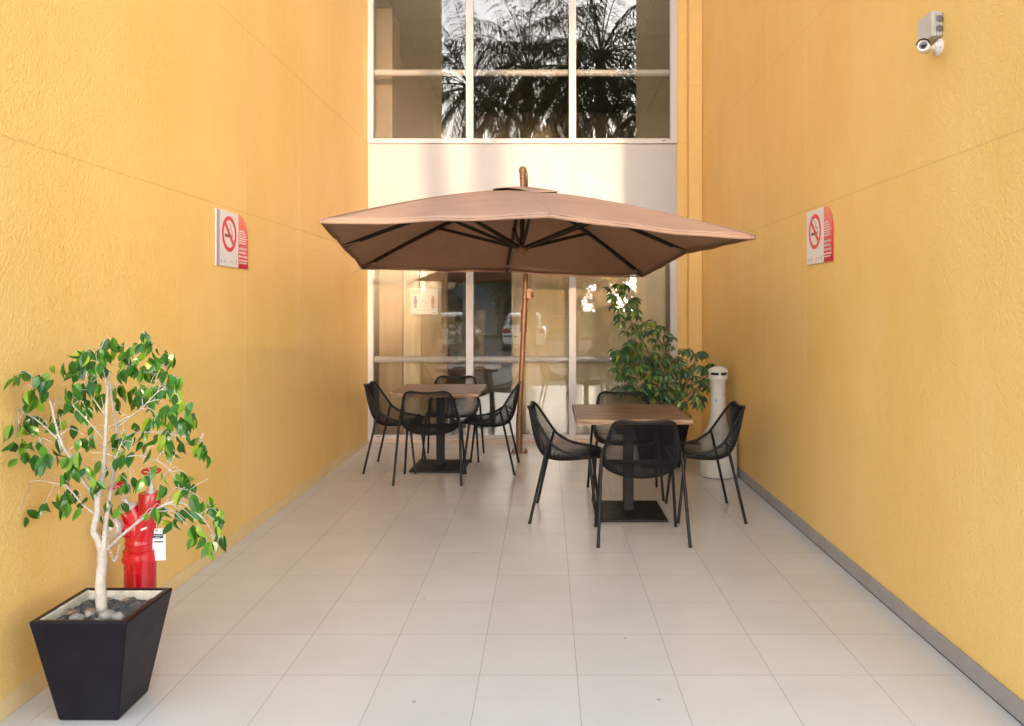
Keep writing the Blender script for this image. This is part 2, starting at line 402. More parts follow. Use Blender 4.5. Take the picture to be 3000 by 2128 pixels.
# rooms behind the glass (parts of the building seen through it)
RY = 14.0
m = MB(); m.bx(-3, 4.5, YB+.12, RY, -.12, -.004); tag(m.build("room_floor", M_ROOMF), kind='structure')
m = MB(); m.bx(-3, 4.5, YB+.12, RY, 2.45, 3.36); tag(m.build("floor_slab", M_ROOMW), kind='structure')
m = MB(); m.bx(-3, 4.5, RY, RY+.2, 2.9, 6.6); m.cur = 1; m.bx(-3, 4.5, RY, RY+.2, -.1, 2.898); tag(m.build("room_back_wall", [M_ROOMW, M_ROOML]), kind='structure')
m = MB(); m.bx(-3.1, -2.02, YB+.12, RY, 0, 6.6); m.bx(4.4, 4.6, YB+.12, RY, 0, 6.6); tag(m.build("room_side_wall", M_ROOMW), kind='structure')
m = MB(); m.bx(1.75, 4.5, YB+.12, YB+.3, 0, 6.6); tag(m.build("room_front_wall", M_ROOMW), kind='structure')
m = MB()
for i in range(13):
    for j in range(9):
        x0 = -3+i*.6; y0 = YB+.12+j*.6; m.bx(x0+.008, x0+.592, y0+.008, min(y0+.592, RY), 5.02, 5.04)
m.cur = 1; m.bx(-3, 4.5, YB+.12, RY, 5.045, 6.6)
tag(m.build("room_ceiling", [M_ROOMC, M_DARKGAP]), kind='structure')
tag(box_thing("interior_pillar", M_ROOMW, -2.018, -1.80, 9.15, 9.6, 3.361, 5.018), "brown square pillar inside the upper window at its left end", "pillar")
tag(box_thing("interior_pillar", M_ROOMW, -2.018, -1.55, 10.2, 10.6, 0, 2.448), "brown square pillar inside the lower window behind the blind", "pillar")
def hanging(name, x0, x1, y, z0, z1, mat, label, cat, folds, amp):
    m = MB(); nx = folds*8
    def fn(u, v): return (x0+(x1-x0)*u, y+amp*math.sin(u*folds*2*math.pi)+amp*.3*math.sin(u*13+v*2), z0+(z1-z0)*v)
    m.grid(fn, nx, 6); ob = m.build(name, mat, smooth=True)
    s_ = ob.modifiers.new("thick", 'SOLIDIFY'); s_.thickness = .003
    tag(ob, label, cat); return ob
hanging("woven_blind", -1.93, -1.66, 9.04, .05, 2.40, M_BLIND, "narrow woven blind hanging inside the left end of the lower window", "blind", 2, .004)
hanging("cream_curtain", -1.655, -1.45, 9.07, .05, 2.40, M_CURT, "narrow cream curtain hanging between the two woven blinds", "curtain", 2, .008)
hanging("woven_blind", -1.445, -1.14, 9.03, .05, 2.40, M_BLIND, "woven blind hanging behind the paper notice", "blind", 2, .004)
hanging("cream_curtain", -.40, 1.39, 9.07, .05, 2.42, M_CURT, "wide cream curtain inside the right half of the lower window", "curtain", 9, .010)

# ------------------------------------------------------------------ text helper
def text_mesh(body, size, mat, parent, mtx, name="lettering", width=None, ext=.0004, align='LEFT', space=1):
    cu = bpy.data.curves.new("t", 'FONT'); cu.body = body; cu.size = size; cu.extrude = ext; cu.align_x = align; cu.space_line = space
    cu.resolution_u = 2
    t = bpy.data.objects.new("t", cu); COL.objects.link(t); bpy.context.view_layer.update()
    dg = bpy.context.evaluated_depsgraph_get(); me = bpy.data.meshes.new_from_object(t.evaluated_get(dg))
    bpy.data.objects.remove(t); bpy.data.curves.remove(cu)
    if width:
        xs = [v.co.x for v in me.vertices]; k = width/max(1e-6, max(xs)-min(xs))
        for v in me.vertices: v.co.x *= k
    me.transform(mtx); me.name = name; me.materials.clear(); me.materials.append(mat)
    ob = bpy.data.objects.new(name, me); COL.objects.link(ob); ob.parent = parent; return ob
M_SIGNRED = simple("sign_red", (.62, .03, .03), .4, var=.03)
def gradred():
    m, nt, b = newmat("sign_red_fade"); n = N(nt); z = n.xyz(n.obj())[1]
    n.link(n.ramp(n.m('DIVIDE', z, .345), [(.1, (.52, .004, .03)), (.55, (.68, .06, .05)), (.95, (.75, .20, .13))]), b.inputs["Base Color"]); b.inputs["Roughness"].default_value = .35
    return m
M_GRADRED = gradred()
M_SIGNW = simple("sign_white", (.68, .66, .66), .4, var=.03)
M_LILAC = simple("sign_lilac", (.38, .32, .45), .4, var=.03)
M_BROWN = simple("sign_brown", (.16, .07, .02), .5)
M_GREY = simple("sign_grey", (.22, .21, .21), .5)
M_LGREY = simple("sign_light_grey", (.46, .45, .46), .5)
T = Matrix.Translation
def arc(cx, cy, r_, a0, a1, n): return [(cx+r_*math.cos(R(a0+(a1-a0)*i/n)), cy+r_*math.sin(R(a0+(a1-a0)*i/n))) for i in range(n+1)]
def sign(M0, wd, label, lilac):
    """built in local x right, y up, z out of the wall"""
    H = .345; s = empty("no_smoking_sign", (0, 0, 0)); s.matrix_world = M0
    tag(s, label, "sign", "no smoking signs on the side walls")
    ws = wd*.68; l0 = .05 if lilac else 0
    m = MB(); m.prism([(0, 0), (ws, 0), (ws, H), (0, H)], .004, .010); m.build("white_board", M_SIGNW, s, bevel=.001)
    if lilac: m = MB(); m.prism([(.006, .003), (l0, .003), (l0, H-.003), (.006, H-.003)], .0102, .0108); m.build("lilac_stripe", M_LILAC, s)
    rr = wd-ws
    m = MB(); m.prism([(ws+.004, 0), (wd, 0)]+[(ws+.004+(rr-.004)*math.cos(R(a)), H-.15+.15*math.sin(R(a))) for a in range(0, 91, 6)], .004, .010)
    m.build("red_board", M_GRADRED, s)
    cx = l0+(ws-l0)*.5; cy = .205; Ro = .112; Ri = .086
    m = MB(); n = 48; vs = []; fs = []
    for z_ in (.0102, .0112):
        for r_ in (Ro, Ri): vs += [(cx+r_*math.cos(2*math.pi*i/n), cy+r_*math.sin(2*math.pi*i/n), z_) for i in range(n)]
    for i in range(n):
        j = (i+1) % n; fs += [(2*n+i, 2*n+j, 3*n+j, 3*n+i), (i, j, 2*n+j, 2*n+i), (n+i, 3*n+i, 3*n+j, n+j)]
    m.add(vs, fs); d = Vector((1, -1, 0)).normalized(); q = Vector((1, 1, 0)).normalized()*.0125
    a = Vector((cx, cy, .0105))-d*Ri*1.01; b = Vector((cx, cy, .0105))+d*Ri*1.01
    m.add([a-q, b-q, b+q, a+q, a-q+Vector((0, 0, .0016)), b-q+Vector((0, 0, .0016)), b+q+Vector((0, 0, .0016)), a+q+Vector((0, 0, .0016))], [(4, 5, 6, 7), (0, 1, 5, 4), (2, 3, 7, 6)])
    m.build("prohibition_ring", M_SIGNRED, s)
    m = MB(); m.prism([(cx-.068, cy-.022), (cx+.03, cy-.022), (cx+.03, cy-.003), (cx-.068, cy-.003)], .0101, .0104); 
    m.build("cigarette", M_BROWN, s)
    m = MB()
    for dx in (.034, .045): m.prism([(cx+dx, cy-.022), (cx+dx+.008, cy-.022), (cx+dx+.008, cy-.001), (cx+dx, cy-.001)], .0101, .0104)
    for sh in (0, .013):
        P = [(cx+.040+sh*.8, cy+.004), (cx+.038+sh*.8, cy+.022), (cx+.020+sh*.5, cy+.026+sh*.2), (cx+.012+sh*.3, cy+.036), (cx+.020+sh*.4, cy+.050), (cx+.012+sh*.2, cy+.062), (cx-.004+sh*.4, cy+.066-sh*.3), (cx-.006+sh*.2, cy+.078-sh*.7)]
        m.tube(smooth_path([(x, y_, .0108) for x, y_ in P], 5), .0014, 5)
    m.build("smoke", M_GREY, s)
    x0 = ws+.009; wt = rr-.016
    lines = ["LA EXPOSICIÓN AL", "HUMO DE TABACO", "PROVOCA GRAVES", "ENFERMEDADES COMO", "INFARTO AL CORAZÓN", "CÁNCER, ASMA Y OTRAS"]
    fr = (.62, .78, .82, .92, .74, .80)
    for i, tx in enumerate(lines): text_mesh(tx, .014, M_SIGNW, s, T((x0, .236-i*.0155, .0106)), width=wt*fr[i])
    for i, (tx, f_) in enumerate((("SI ENTRAS A ESTA", .9), ("ÁREA PONES EN", .8), ("RIESGO TU SALUD", .95))): text_mesh(tx, .020, M_SIGNW, s, T((x0, .120-i*.0255, .0106)), width=wt*f_)
    for i, (tx, f_) in enumerate((("ESTRICTAMENTE PROHIBIDA", .97), ("LA ENTRADA A MENORES", .86))): text_mesh(tx, .013, M_SIGNW, s, T((x0, .046-i*.0165, .0106)), width=wt*f_)
    for k_ in range(2): m = MB(); m.prism([(l0+.018+k_*.055, .022), (l0+.042+k_*.055, .022), (l0+.042+k_*.055, .040), (l0+.018+k_*.055, .040)], .0101, .0104); m.build("faint_emblem", M_LGREY, s)
    text_mesh("Salud", .020, M_LGREY, s, T((ws-.145, .026, .0105)), width=.075)
    m = MB(); m.prism([(ws-.038, .018), (ws-.031, .018), (ws-.031, .042), (ws-.038, .042)], .0101, .0106); m.prism(arc(ws-.0345, .046, .004, 0, 330, 10), .0101, .0106); m.build("figure_mark", M_GREY, s)
    return s
# left wall: local x -> +Y, y -> +Z, z -> +X
ML = Matrix(((0, 0, 1, XL), (1, 0, 0, 4.712), (0, 1, 0, 1.764), (0, 0, 0, 1)))
sign(ML, .505, "no smoking sign with lilac edge stripe on the left yellow wall", True)
MR = Matrix(((0, 0, -1, XR), (-1, 0, 0, 5.143), (0, 1, 0, 1.787), (0, 0, 0, 1)))
sign(MR, .455, "no smoking sign without stripe on the right yellow wall", False)

# paper notice inside the window
ps = empty("paper_notice", (-1.522, 8.80, 1.436)); tag(ps, "white paper notice about keeping distance behind the lower left pane", "notice")
m = MB(); m.bx(0, .303, 0, .001, 0, .294); m.build("sheet", M_WHITE, ps)
Mt = Matrix(((1, 0, 0, 0), (0, 0, 1, -.0006), (0, 1, 0, 0), (0, 0, 0, 1))) @ Matrix.Diagonal((1, 1, -1, 1))
M_TXT = simple("notice_brown_ink", (.40, .20, .09), .6); M_FIG1 = simple("notice_purple_ink", (.25, .20, .32), .6); M_FIG2 = simple("notice_orange_ink", (.62, .33, .10), .6)
text_mesh("Distancia\nSegura", .034, M_TXT, ps, Mt @ T((.012, .258, 0)), space=.75)
for x0, mt in ((.050, M_FIG1), (.248, M_FIG2)):
    m = MB(); m.prism(arc(x0, .188, .013, 0, 345, 14), 0, .0005, Mt); m.prism([(x0-.018, .125), (x0+.018, .125), (x0+.020, .168), (x0+.010, .176), (x0-.010, .176), (x0-.020, .168)], 0, .0005, Mt)
    m.prism([(x0-.014, .07), (x0-.002, .07), (x0-.001, .126), (x0-.016, .126)], 0, .0005, Mt); m.prism([(x0+.002, .07), (x0+.014, .07), (x0+.016, .126), (x0+.001, .126)], 0, .0005, Mt)
    m.prism([(x0-.017, .196), (x0+.017, .196), (x0+.012, .205), (x0-.012, .205)], 0, .0005, Mt)
    m.build("walking_figure", mt, ps)
for sg, x0 in ((1, .076), (-1, .222)):
    for k_, (dx, dy) in enumerate(((0, 0), (.010, .008), (.008, -.008), (.018, -.001))): m = MB(); m.prism(arc(x0+sg*dx, .185+dy, .0025, 0, 300, 6), 0, .0005, Mt); m.build("droplet", M_TXT, ps)
for q in ((.118, .182, .143, .1455), (.06, .255, .046, .048), (.01, .04, .012, .016), (.235, .295, .014, .020)):
    m = MB(); m.bx(q[0], q[1], -.0012, -.0006, q[2], q[3]); m.build("printed_line", M_TXT, ps)

# ------------------------------------------------------------------ CCTV and junction box
jb = empty("junction_box", (XR, 3.395, 2.686)); tag(jb, "grey plastic junction box on the right wall above the security camera", "junction box")
m = MB(); m.bx(-.030, -.001, 0, .126, 0, .107); b_ = m.build("box_body", M_BOX, jb, bevel=.006, seg=3)
m = MB(); m.bx(-.052, -.031, -.002, .128, -.002, .109); m.build("lid", M_BOX, jb, bevel=.004, seg=3)
for dz in (.074, .032):
    Mx = T((-.017, -.001, dz)) @ Matrix.Rotation(R(90), 4, 'X')
    m = MB(); m.lathe([(.0150, -.002), (.0150, .002), (.012, .004), (.012, .003), (.009, .003), (.009, .006), (.006, .0065), (.006, .004), (.003, .004), (.003, .006)], Mx, 24); m.build("grommet", M_GROM, jb, smooth=True)
cc = empty("security_camera", (XR, 3.43, 2.647)); tag(cc, "white bullet security camera high on the right wall", "security camera")
m = MB(); m.lathe([(.038, 0), (.038, .006), (.030, .010), (.026, .012), (.020, .020), (.012, .024)], Matrix.Rotation(R(-90), 4, 'Y'), 32); bs = m.build("mount_base", M_CAMW, cc, smooth=True)
for a in (90, 210, 330): m = MB(); m.tube([(-.008, .031*math.cos(R(a-10)), .031*math.sin(R(a-10))), (-.0115, .031*math.cos(R(a-10)), .031*math.sin(R(a-10)))], .003, 8); m.build("screw", M_GROM, bs)
lens = Vector((-.126, -.115, -.030)); rear = Vector((-.060, .0, -.008)); ax = (lens-rear).normalized()
m = MB(); m.tube(smooth_path([(-.018, 0, 0), (-.045, .004, -.002), tuple(rear-ax*-.004)], 6), .0105, 12); m.build("arm", M_CAMW, cc, smooth=True)
Mc = T(rear) @ ax.to_track_quat('Z', 'Y').to_matrix().to_4x4(); L = (lens-rear).length
m = MB(); m.lathe([(.010, -.006), (.018, -.003), (.0235, .008), (.0245, .02), (.0245, L-.004), (.0225, L), (.0165, L), (.0165, L-.003)], Mc, 36); bd = m.build("camera_body", M_CAMW, cc, smooth=True)
m = MB(); m.lathe([(.0164, L-.006), (.0164, L-.002), (.008, L-.001), (.0075, L+.0005), (.001, L+.001)], Mc, 32); m.build("lens", M_LENS, bd, smooth=True)
m = MB()
for k in range(12):
    a = 2*math.pi*k/12; p = Mc @ Vector((.0125*math.cos(a), .0125*math.sin(a), L-.0015)); m.tube([p, p+ax*.0014], .0016, 8)
m.build("infrared_diodes", M_LGREY, bd)
m = MB(); up = (Vector((0, 0, 1))-ax*ax.z).normalized(); sd = ax.cross(up); pr = []
for a in range(-80, 81, 10):
    d = up*math.cos(R(a))+sd*math.sin(R(a)); pr.append(d)
vs = []
for t_ in (.02, L+.014):
    for r_ in (.0252, .0275): vs += [rear+ax*t_+d*r_ for d in pr]
n = len(pr); fs = []
for i in range(n-1): fs += [(i, i+1, 2*n+i+1, 2*n+i), (n+i, 3*n+i, 3*n+i+1, n+i+1), (2*n+i, 2*n+i+1, 3*n+i+1, 3*n+i), (i, n+i, n+i+1, i+1)]
m.add(vs, fs); m.cur = 1; m.build("sun_hood", M_LENS, bd, smooth=True)

# ------------------------------------------------------------------ tables
def table(loc, label, rz=0):
    t = empty("cafe_table", loc, rz); tag(t, label, "table", "square cafe tables in the courtyard")
    m = MB(); m.bx(-.40, .40, -.42, .42, .707, .745); m.build("tabletop", M_WOOD, t, bevel=.004, seg=3)
    m = MB(); m.bx(-.30, .30, -.30, .30, .701, .7065); m.build("mounting_plate", M_BLACKM, t)
    m = MB(); m.bx(-.037, .037, -.037, .037, .021, .7005); m.build("column", M_BLACKM, t, bevel=.004)
    m = MB(); m.bx(-.25, .25, -.28, .28, .004, .020); m.build("base_plate", M_BLACKM, t, bevel=.006, seg=3)
    return t
table((.605, 5.76, 0), "near wooden topped cafe table in the right half of the courtyard")
table((-1.0, 7.41, 0), "far wooden topped cafe table under the umbrella beside the left wall", R(-.6))

# ------------------------------------------------------------------ chairs
def make_chair():
    t = empty("mesh_chair", (0, 0, 0))
    # rim of one side, front to back top: (x, y, z)
    E = smooth_path([(.150, .245, .450), (.205, .205, .456), (.238, .10, .470), (.247, .0, .492), (.249, -.085, .540), (.243, -.135, .600), (.222, -.185, .680), (.203, -.232, .752), (.178, -.262, .788), (.130, -.275, .798)], 5)
    C = smooth_path([(0, .250, .440), (0, .21, .434), (0, .12, .418), (0, .02, .404), (0, -.08, .400), (0, -.165, .425), (0, -.215, .490), (0, -.245, .590), (0, -.262, .70), (0, -.272, .783)], 5)
    nE = len(E)
    def S(u, v):
        f = v*(nE-1); i = min(int(f), nE-2); k = f-i
        e = E[i].lerp(E[i+1], k); c = C[i].lerp(C[i+1], k)
        a = (2*u-1)*math.pi/2; w_ = max(0., math.cos(a))**.75
        return Vector((e.x*math.sin(a), e.y+(c.y-e.y)*w_, e.z+(c.z-e.z)*w_))
    NU, NV = 96, 132                     # staggered lattice of diamond openings
    vs = {}; m = MB()
    def vid(i, j):
        if (i, j) not in vs: vs[(i, j)] = len(m.v); m.v.append(tuple(S(i/NU, j/NV)))
        return vs[(i, j)]
    for j in range(0, NV+1):
        for i in range(0, NU+1):
            if (i+j) % 2 == 0: continue
            q = [(i-1, j), (i, j-1), (i+1, j), (i, j+1)]
            q = [p for p in q if 0 <= p[0] <= NU and 0 <= p[1] <= NV]
            if len(q) >= 3: m.f.append(tuple(vid(*p) for p in q)); m.mi.append(0)
    sh = m.build("mesh_seat", M_BLACK, t)
    wf = sh.modifiers.new("wire", 'WIREFRAME'); wf.thickness = .0028; wf.use_even_offset = False; wf.use_boundary = True; wf.use_replace = True
    rim = [Vector((0, .250, .444)), *E, Vector((.06, -.274, .790)), Vector((0, -.272, .786))]
    rim = smooth_path([rim[0], *rim[1:-2:3], rim[-2], rim[-1]], 4)
    full = rim+[Vector((-p.x, p.y, p.z)) for p in rim[-2:0:-1]]
    full.append(full[0]); full.append(full[1])
    m = MB(); m.tube(full, .0095, 10, cap=False); m.build("rim", M_BLACK, t, smooth=True)
    for s in (-1, 1):
        m = MB(); m.tube([(s*.255, -.115, .575), (s*.262, -.135, .50), (s*.288, -.246, .012)], [.0095, .0105, .0105], 12); lg = m.build("leg", M_BLACK, t, smooth=True)
        m = MB(); m.tube([(s*.2882, -.2465, .012), (s*.2886, -.248, .0)], .0112, 12); m.build("foot_cap", M_BLACKM, lg)
        m = MB(); m.tube([(s*.235, .165, .478), (s*.243, .170, .44), (s*.275, .222, .012)], [.0095, .0105, .0105], 12); lg = m.build("leg", M_BLACK, t, smooth=True)
        m = MB(); m.tube([(s*.275, .222, .012), (s*.2756, .223, .0)], .0112, 12); m.build("foot_cap", M_BLACKM, lg)
        m = MB(); m.tube([(s*.237, .162, .462), (s*.246, .03, .474), (s*.254, -.118, .566)], .006, 8); m.build("side_stay", M_BLACK, t, smooth=True)
    return t
ch0 = make_chair()
spots = [
 (.616, 5.155, 0, "black mesh chair with its back to the viewer nearest of all, at the near table"),
 (.156, 5.724, -94.8, "black mesh chair on the left side of the near table facing right"),
 (1.147, 5.745, 90, "black mesh chair on the right side of the near table beside the ash bin"),
 (.640, 6.32, 180, "black mesh chair behind the near table in front of the leafy plant"),
 (-1.007, 6.87, 0, "black mesh chair with its back to the viewer at the far table"),
 (-1.406, 7.377, -91, "black mesh chair between the left wall and the far table"),
 (-.523, 7.342, 88, "black mesh chair between the far table and the umbrella pole"),
 (-.936, 7.86, 180, "black mesh chair behind the far table against the window")]
for i, (x, y, a, lb) in enumerate(spots):
    c = ch0 if i == 0 else copy_tree(ch0)
    c.location = (x, y, 0); c.rotation_euler = (0, 0, R(a)); tag(c, lb, "chair", "black mesh chairs around the two tables")

# ------------------------------------------------------------------ umbrella
um = empty("cantilever_umbrella", (-.28, 8.14, 0)); tag(um, "brown square cantilever umbrella on a bronze pole above the tables", "umbrella")
UM = T((-.189+.28, 6.114-8.14, 1.935)) @ Euler((-.047, .018, .142), 'XYZ').to_matrix().to_4x4()
HL = 1.35; HA = .487
cor = {'A': (-HL, -HL, 0), 'H': (.02, -HL, .085), 'G': (HL, -HL, -.01), 'F': (HL*1.0, 0, .055), 'E': (HL, HL, -.02), 'D': (0, HL*.985, -.005), 'C': (-HL, HL, -.01), 'B': (-HL*1.02, .0, .02)}
order = ['A', 'H', 'G', 'F', 'E', 'D', 'C', 'B']
apex = Vector((0, 0, HA))
def ribpt(k, t, drop=0):
    p = Vector(cor[k]); z = p.z+(HA-p.z)*(1-t**1.30)
    return Vector((p.x*t, p.y*t, z-drop))
def canopy(u, v):     # u around, v out
    f = (u % 1)*8; i = int(f) % 8; k = f-int(f)
    a = ribpt(order[i], v); b = ribpt(order[(i+1) % 8], v); p = a.lerp(b, k)
    sag = 4*k*(1-k); p.z -= .012*sag*v; mid = 4*k*(1-k)
    p.x *= 1-.012*mid*v; p.y *= 1-.012*mid*v
    p.z += .007*math.sin(v*9+i*2.1)*mid*v+.0035*math.sin(k*17+v*6+i)*v*mid+.003*math.sin(v*23+k*9+i*1.7)*mid
    return p
def cmesh(v0, v1, nu, nv, valance=True, off=0):
    m = MB()
    m.grid(lambda u, v: UM @ (canopy(u, v0+(v1-v0)*v)+Vector((0, 0, off))), nu, nv)
    return m
cm = cmesh(.075, 1, 128, 22)
vm = MB(); cn = cm.build("canopy", M_CANOPY, um, smooth=True)
def val(u, v):
    p = canopy(u, 1); c = Vector((p.x, p.y, 0)).normalized()
    return UM @ Vector((p.x-c.x*(.004+.010*v), p.y-c.y*(.004+.010*v), p.z-.001-(.020+.004*math.sin(u*60))*v))
vm.grid(val, 128, 1); vv = vm.build("valance", M_CANOPY, cn, smooth=True)
s_ = vv.modifiers.new("thick", 'SOLIDIFY'); s_.thickness = .0012
s_ = cn.modifiers.new("thick", 'SOLIDIFY'); s_.thickness = .0012
m = MB()
def vent(u, v):
    f = u*4; k = f-int(f); a = [(-1, -1), (1, -1), (1, 1), (-1, 1), (-1, -1)]; i = int(f) % 4
    x = a[i][0]+(a[i+1][0]-a[i][0])*k; y = a[i][1]+(a[i+1][1]-a[i][1])*k; t = .03+.97*v
    flap = .016*math.sin(k*math.pi*2+.5)*v**3+.012*4*k*(1-k)*v**2
    return UM @ Vector((x*.25*t, y*.25*t, HA+.036-.082*t**1.3+flap*.8))
m.grid(vent, 48, 8); v_ = m.build("vent_flap", M_CANOPY, cn, smooth=True); s_ = v_.modifiers.new("thick", 'SOLIDIFY'); s_.thickness = .0015
for k in order:
    m = MB(); m.tube([UM @ ribpt(k, t, -.0012) for t in (.21, .35, .5, .65, .8, .9, .995)], .0024, 5); m.build("seam", M_CANOPY, cn)
HB = Vector((0, 0, .045))
def bar(m, a, b, w_, h_):
    a = Vector(a); b = Vector(b); d = (b-a); q = d.to_track_quat('X', 'Z').to_matrix(); m.box((a+b)/2, (d.length, w_, h_), q)
for k in order:
    m = MB(); pts = [ribpt(k, t, .016) for t in (.05, .2, .35, .5, .65, .8, .9, .985)]
    for a, b in zip(pts, pts[1:]): bar(m, UM @ a, UM @ b, .022, .030)
    rb = m.build("rib", M_RIB, um)
    m = MB(); j = ribpt(k, .47, .032); m.box(UM @ j, (.035, .03, .03)); bar(m, UM @ (HB+Vector((j.x, j.y, 0)).normalized()*.04), UM @ j, .019, .026); m.build("strut", M_RIB, rb)
    m = MB(); pc = Vector(cor[k]); a = ribpt(k, .90, .03); b = ribpt(k, .995, .014); bar(m, UM @ a, UM @ b, .034, .012); m.build("end_pocket", M_CANOPY, rb)
m = MB(); m.tube([UM @ Vector((0, 0, .02)), UM @ Vector((0, 0, HA+.02))], .019, 14); m.build("centre_tube", M_RIB, um, smooth=True)
m = MB(); m.lathe([(.008, -.03), (.012, -.02), (.03, -.008), (.048, .0), (.05, .03), (.035, .04), (.02, .05)], UM @ T((0, 0, .012)), 20); m.build("hub", M_BRONZE, um, smooth=True)
top = UM @ Vector((0, 0, HA+.02))
m = MB(); m.lathe([(.045, -.01), (.034, .008), (.022, .016), (.0215, .078), (.028, .082), (.028, .094), (.024, .098), (.025, .112), (.031, .130), (.032, .148), (.026, .166), (.014, .176), (.002, .179)], T(top), 24); fn_ = m.build("finial", M_BRONZE, um, smooth=True)
m = MB(); m.box(top+Vector((-.001, -.0285, .140)), (.004, .004, .028)); m.build("slot", M_LENS, fn_)
# mast: sleeve, inclined tube, hinge collar, upper mast that curves forward over the canopy to the finial
m = MB(); m.tube([(0, 0, .012), (.001, 0, .41)], .0345, 24); m.build("sleeve", M_BRONZE, um, smooth=True)
m = MB(); mast = smooth_path([(.003, 0, .40), (.045, 0, 1.29), (.056, .01, 1.55), (.070, .03, 2.0), (.076, .0, 2.42), (.070, -.12, 2.68), (.075, -.40, 2.80), (.085, -1.0, 2.745), tuple(top+Vector((0, .012, .125)))], 8)
m.tube(mast, [.0275 if i < len(mast)-9 else .0275-.0013*(i-len(mast)+9) for i in range(len(mast))], 20); m.build("mast", M_BRONZE, um, smooth=True)
m = MB(); m.tube([(.043, 0, 1.27), (.052, 0, 1.48)], .0335, 24); m.tube([(.0515, 0, 1.465), (.0525, 0, 1.49)], .036, 24); m.tube([(.042, 0, 1.262), (.043, 0, 1.275)], .036, 24); hg = m.build("hinge_collar", M_BRONZE, um, smooth=True)
m = MB(); m.tube([(.046, -.030, 1.38), (.046, -.046, 1.38)], .016, 12); m.box((.048, -.042, 1.34), (.014, .014, .09)); m.build("lever", M_BRONZE, hg)
m = MB(); m.box((.100, 0, 1.66), (.045, .05, .10)); m.tube([(.115, 0, 1.648), (.150, 0, 1.648)], .028, 16); m.tube([(.11, 0, 1.72), (.055, 0, 1.42)], .007, 8); m.tube([(.112, 0, 1.70), (.125, .0, 1.90)], .003, 6); m.build("crank", M_BRONZE, um, bevel=.004)
m = MB(); m.bx(-.085, .085, -.06, .06, .002, .012); 
bp = m.build("base_plate", M_BRONZE, um, bevel=.003)
for sx in (-1, 1):
    for sy in (-1, 1):
        m = MB(); m.tube([(sx*.067, sy*.042, .012), (sx*.067, sy*.042, .026)], .012, 6); m.tube([(sx*.067, sy*.042, .026), (sx*.067, sy*.042, .040)], .005, 8); m.build("bolt", M_BRONZE, bp)
# rolled tie strap hanging off the far left corner
m = MB(); c0 = UM @ Vector(cor['C']); m.tube([c0+Vector((.10, 0, .015)), c0, c0+Vector((-.045, 0, -.025)), c0+Vector((-.10, 0, -.07))], [.014, .012, .008, .006], 8); m.build("tie_strap", M_CANOPY, cn, smooth=True)

# ------------------------------------------------------------------ ash bin
ab = empty("ash_bin", (1.545, 7.02, 0)); tag(ab, "pale grey bottle shaped cigarette bin in the right corner", "ash bin")
m = MB(); m.lathe([(.155, .003), (.166, .012), (.168, .03), (.168, .275), (.160, .30), (.155, .302)], n=48); m.build("base_tub", M_ASH, ab, smooth=True)
m = MB(); m.lathe([(.170, .296), (.170, .312), (.160, .34), (.118, .40), (.088, .455), (.072, .52), (.067, .58), (.066, .85), (.070, .855), (.084, .875), (.086, .880), (.086, .905), (.080, .907)], n=48); nk = m.build("neck", M_ASH, ab, smooth=True)
m = MB(); m.lathe([(.077, .905), (.077, .934)], n=32); m.build("inner_slot", M_DARKGAP, ab)
for k in range(5):
    a = 2*math.pi*k/5-1.6; m = MB(); m.box((.079*math.cos(a), .079*math.sin(a), .919), (.010, .018, .028), Matrix.Rotation(a, 3, 'Z')); m.build("spacer", M_ASH, ab)
m = MB(); m.lathe([(.078, .932), (.088, .932), (.089, .938), (.082, .953), (.062, .970), (.034, .981), (.003, .985)], n=48); m.build("cap", M_ASH, ab, smooth=True)
M_STICK = simple("blue_white_sticker", (.30, .38, .50), .4, var=.4, nscale=60); M_STICK2 = simple("brown_sticker", (.42, .27, .16), .5, var=.4, nscale=80)
m = MB(); m.lathe([(.014, .0665), (.014, .0682)], T((-.0, 0, .68)) @ Matrix.Rotation(R(-118), 4, 'Z') @ Matrix.Rotation(R(90), 4, 'Y'), 20); m.build("round_sticker", M_STICK, ab)
m = MB(); m.lathe([(.011, .0665), (.011, .0682)], T((-.0, 0, .735)) @ Matrix.Rotation(R(-62), 4, 'Z') @ Matrix.Rotation(R(90), 4, 'Y') @ Matrix.Diagonal((.6, 1.5, 1, 1)), 4); m.build("worn_sticker", M_STICK2, ab)

# ------------------------------------------------------------------ planters
def planter(c, st, sb, H, label, rz=0):
    p = empty("planter", (c[0], c[1], 0), rz); tag(p, label, "planter", "tapered black square planters")
    a, b, t = st/2, sb/2, .028*st/.35
    m = MB()
    lv = [(b, .002), (a, H), (a-t, H), (a-t*1.3, H-.10)]
    for h_, z in lv: m.v += [(-h_, -h_, z), (h_, -h_, z), (h_, h_, z), (-h_, h_, z)]
    for i in range(3):
        m.cur = 1 if i == 2 else 0
        for k in range(4): m.f.append((i*4+k, i*4+(k+1) % 4, i*4+4+(k+1) % 4, i*4+4+k)); m.mi.append(m.cur)
    m.cur = 0; m.f.append((3, 2, 1, 0)); m.mi.append(0)
    m.build("pot", [M_POT, M_POTIN], p, bevel=.007, seg=3)
    m = MB(); random.seed(5); h_ = a-t*1.15; zs = H-.040
    G = 56; hz = {}
    for i in range(G+1):
        for j in range(G+1): hz[i, j] = zs+.009*random.random()+.008*math.sin(i*.33)*math.cos(j*.41)+(.010 if (i-G/2)**2+(j-G/2)**2 < 120 else 0)
    m.grid(lambda u, v: (-h_+2*h_*u, -h_+2*h_*v, hz[round(u*G), round(v*G)]), G, G)
    m.build("soil", M_SOIL, p, smooth=False)
    return p
planter((-1.665, 2.95), .35, .217, .387, "tapered black planter holding the small tree beside the left wall")
planter((1.075, 7.54), .55, .37, .50, "large tapered black planter behind the near table by the window")
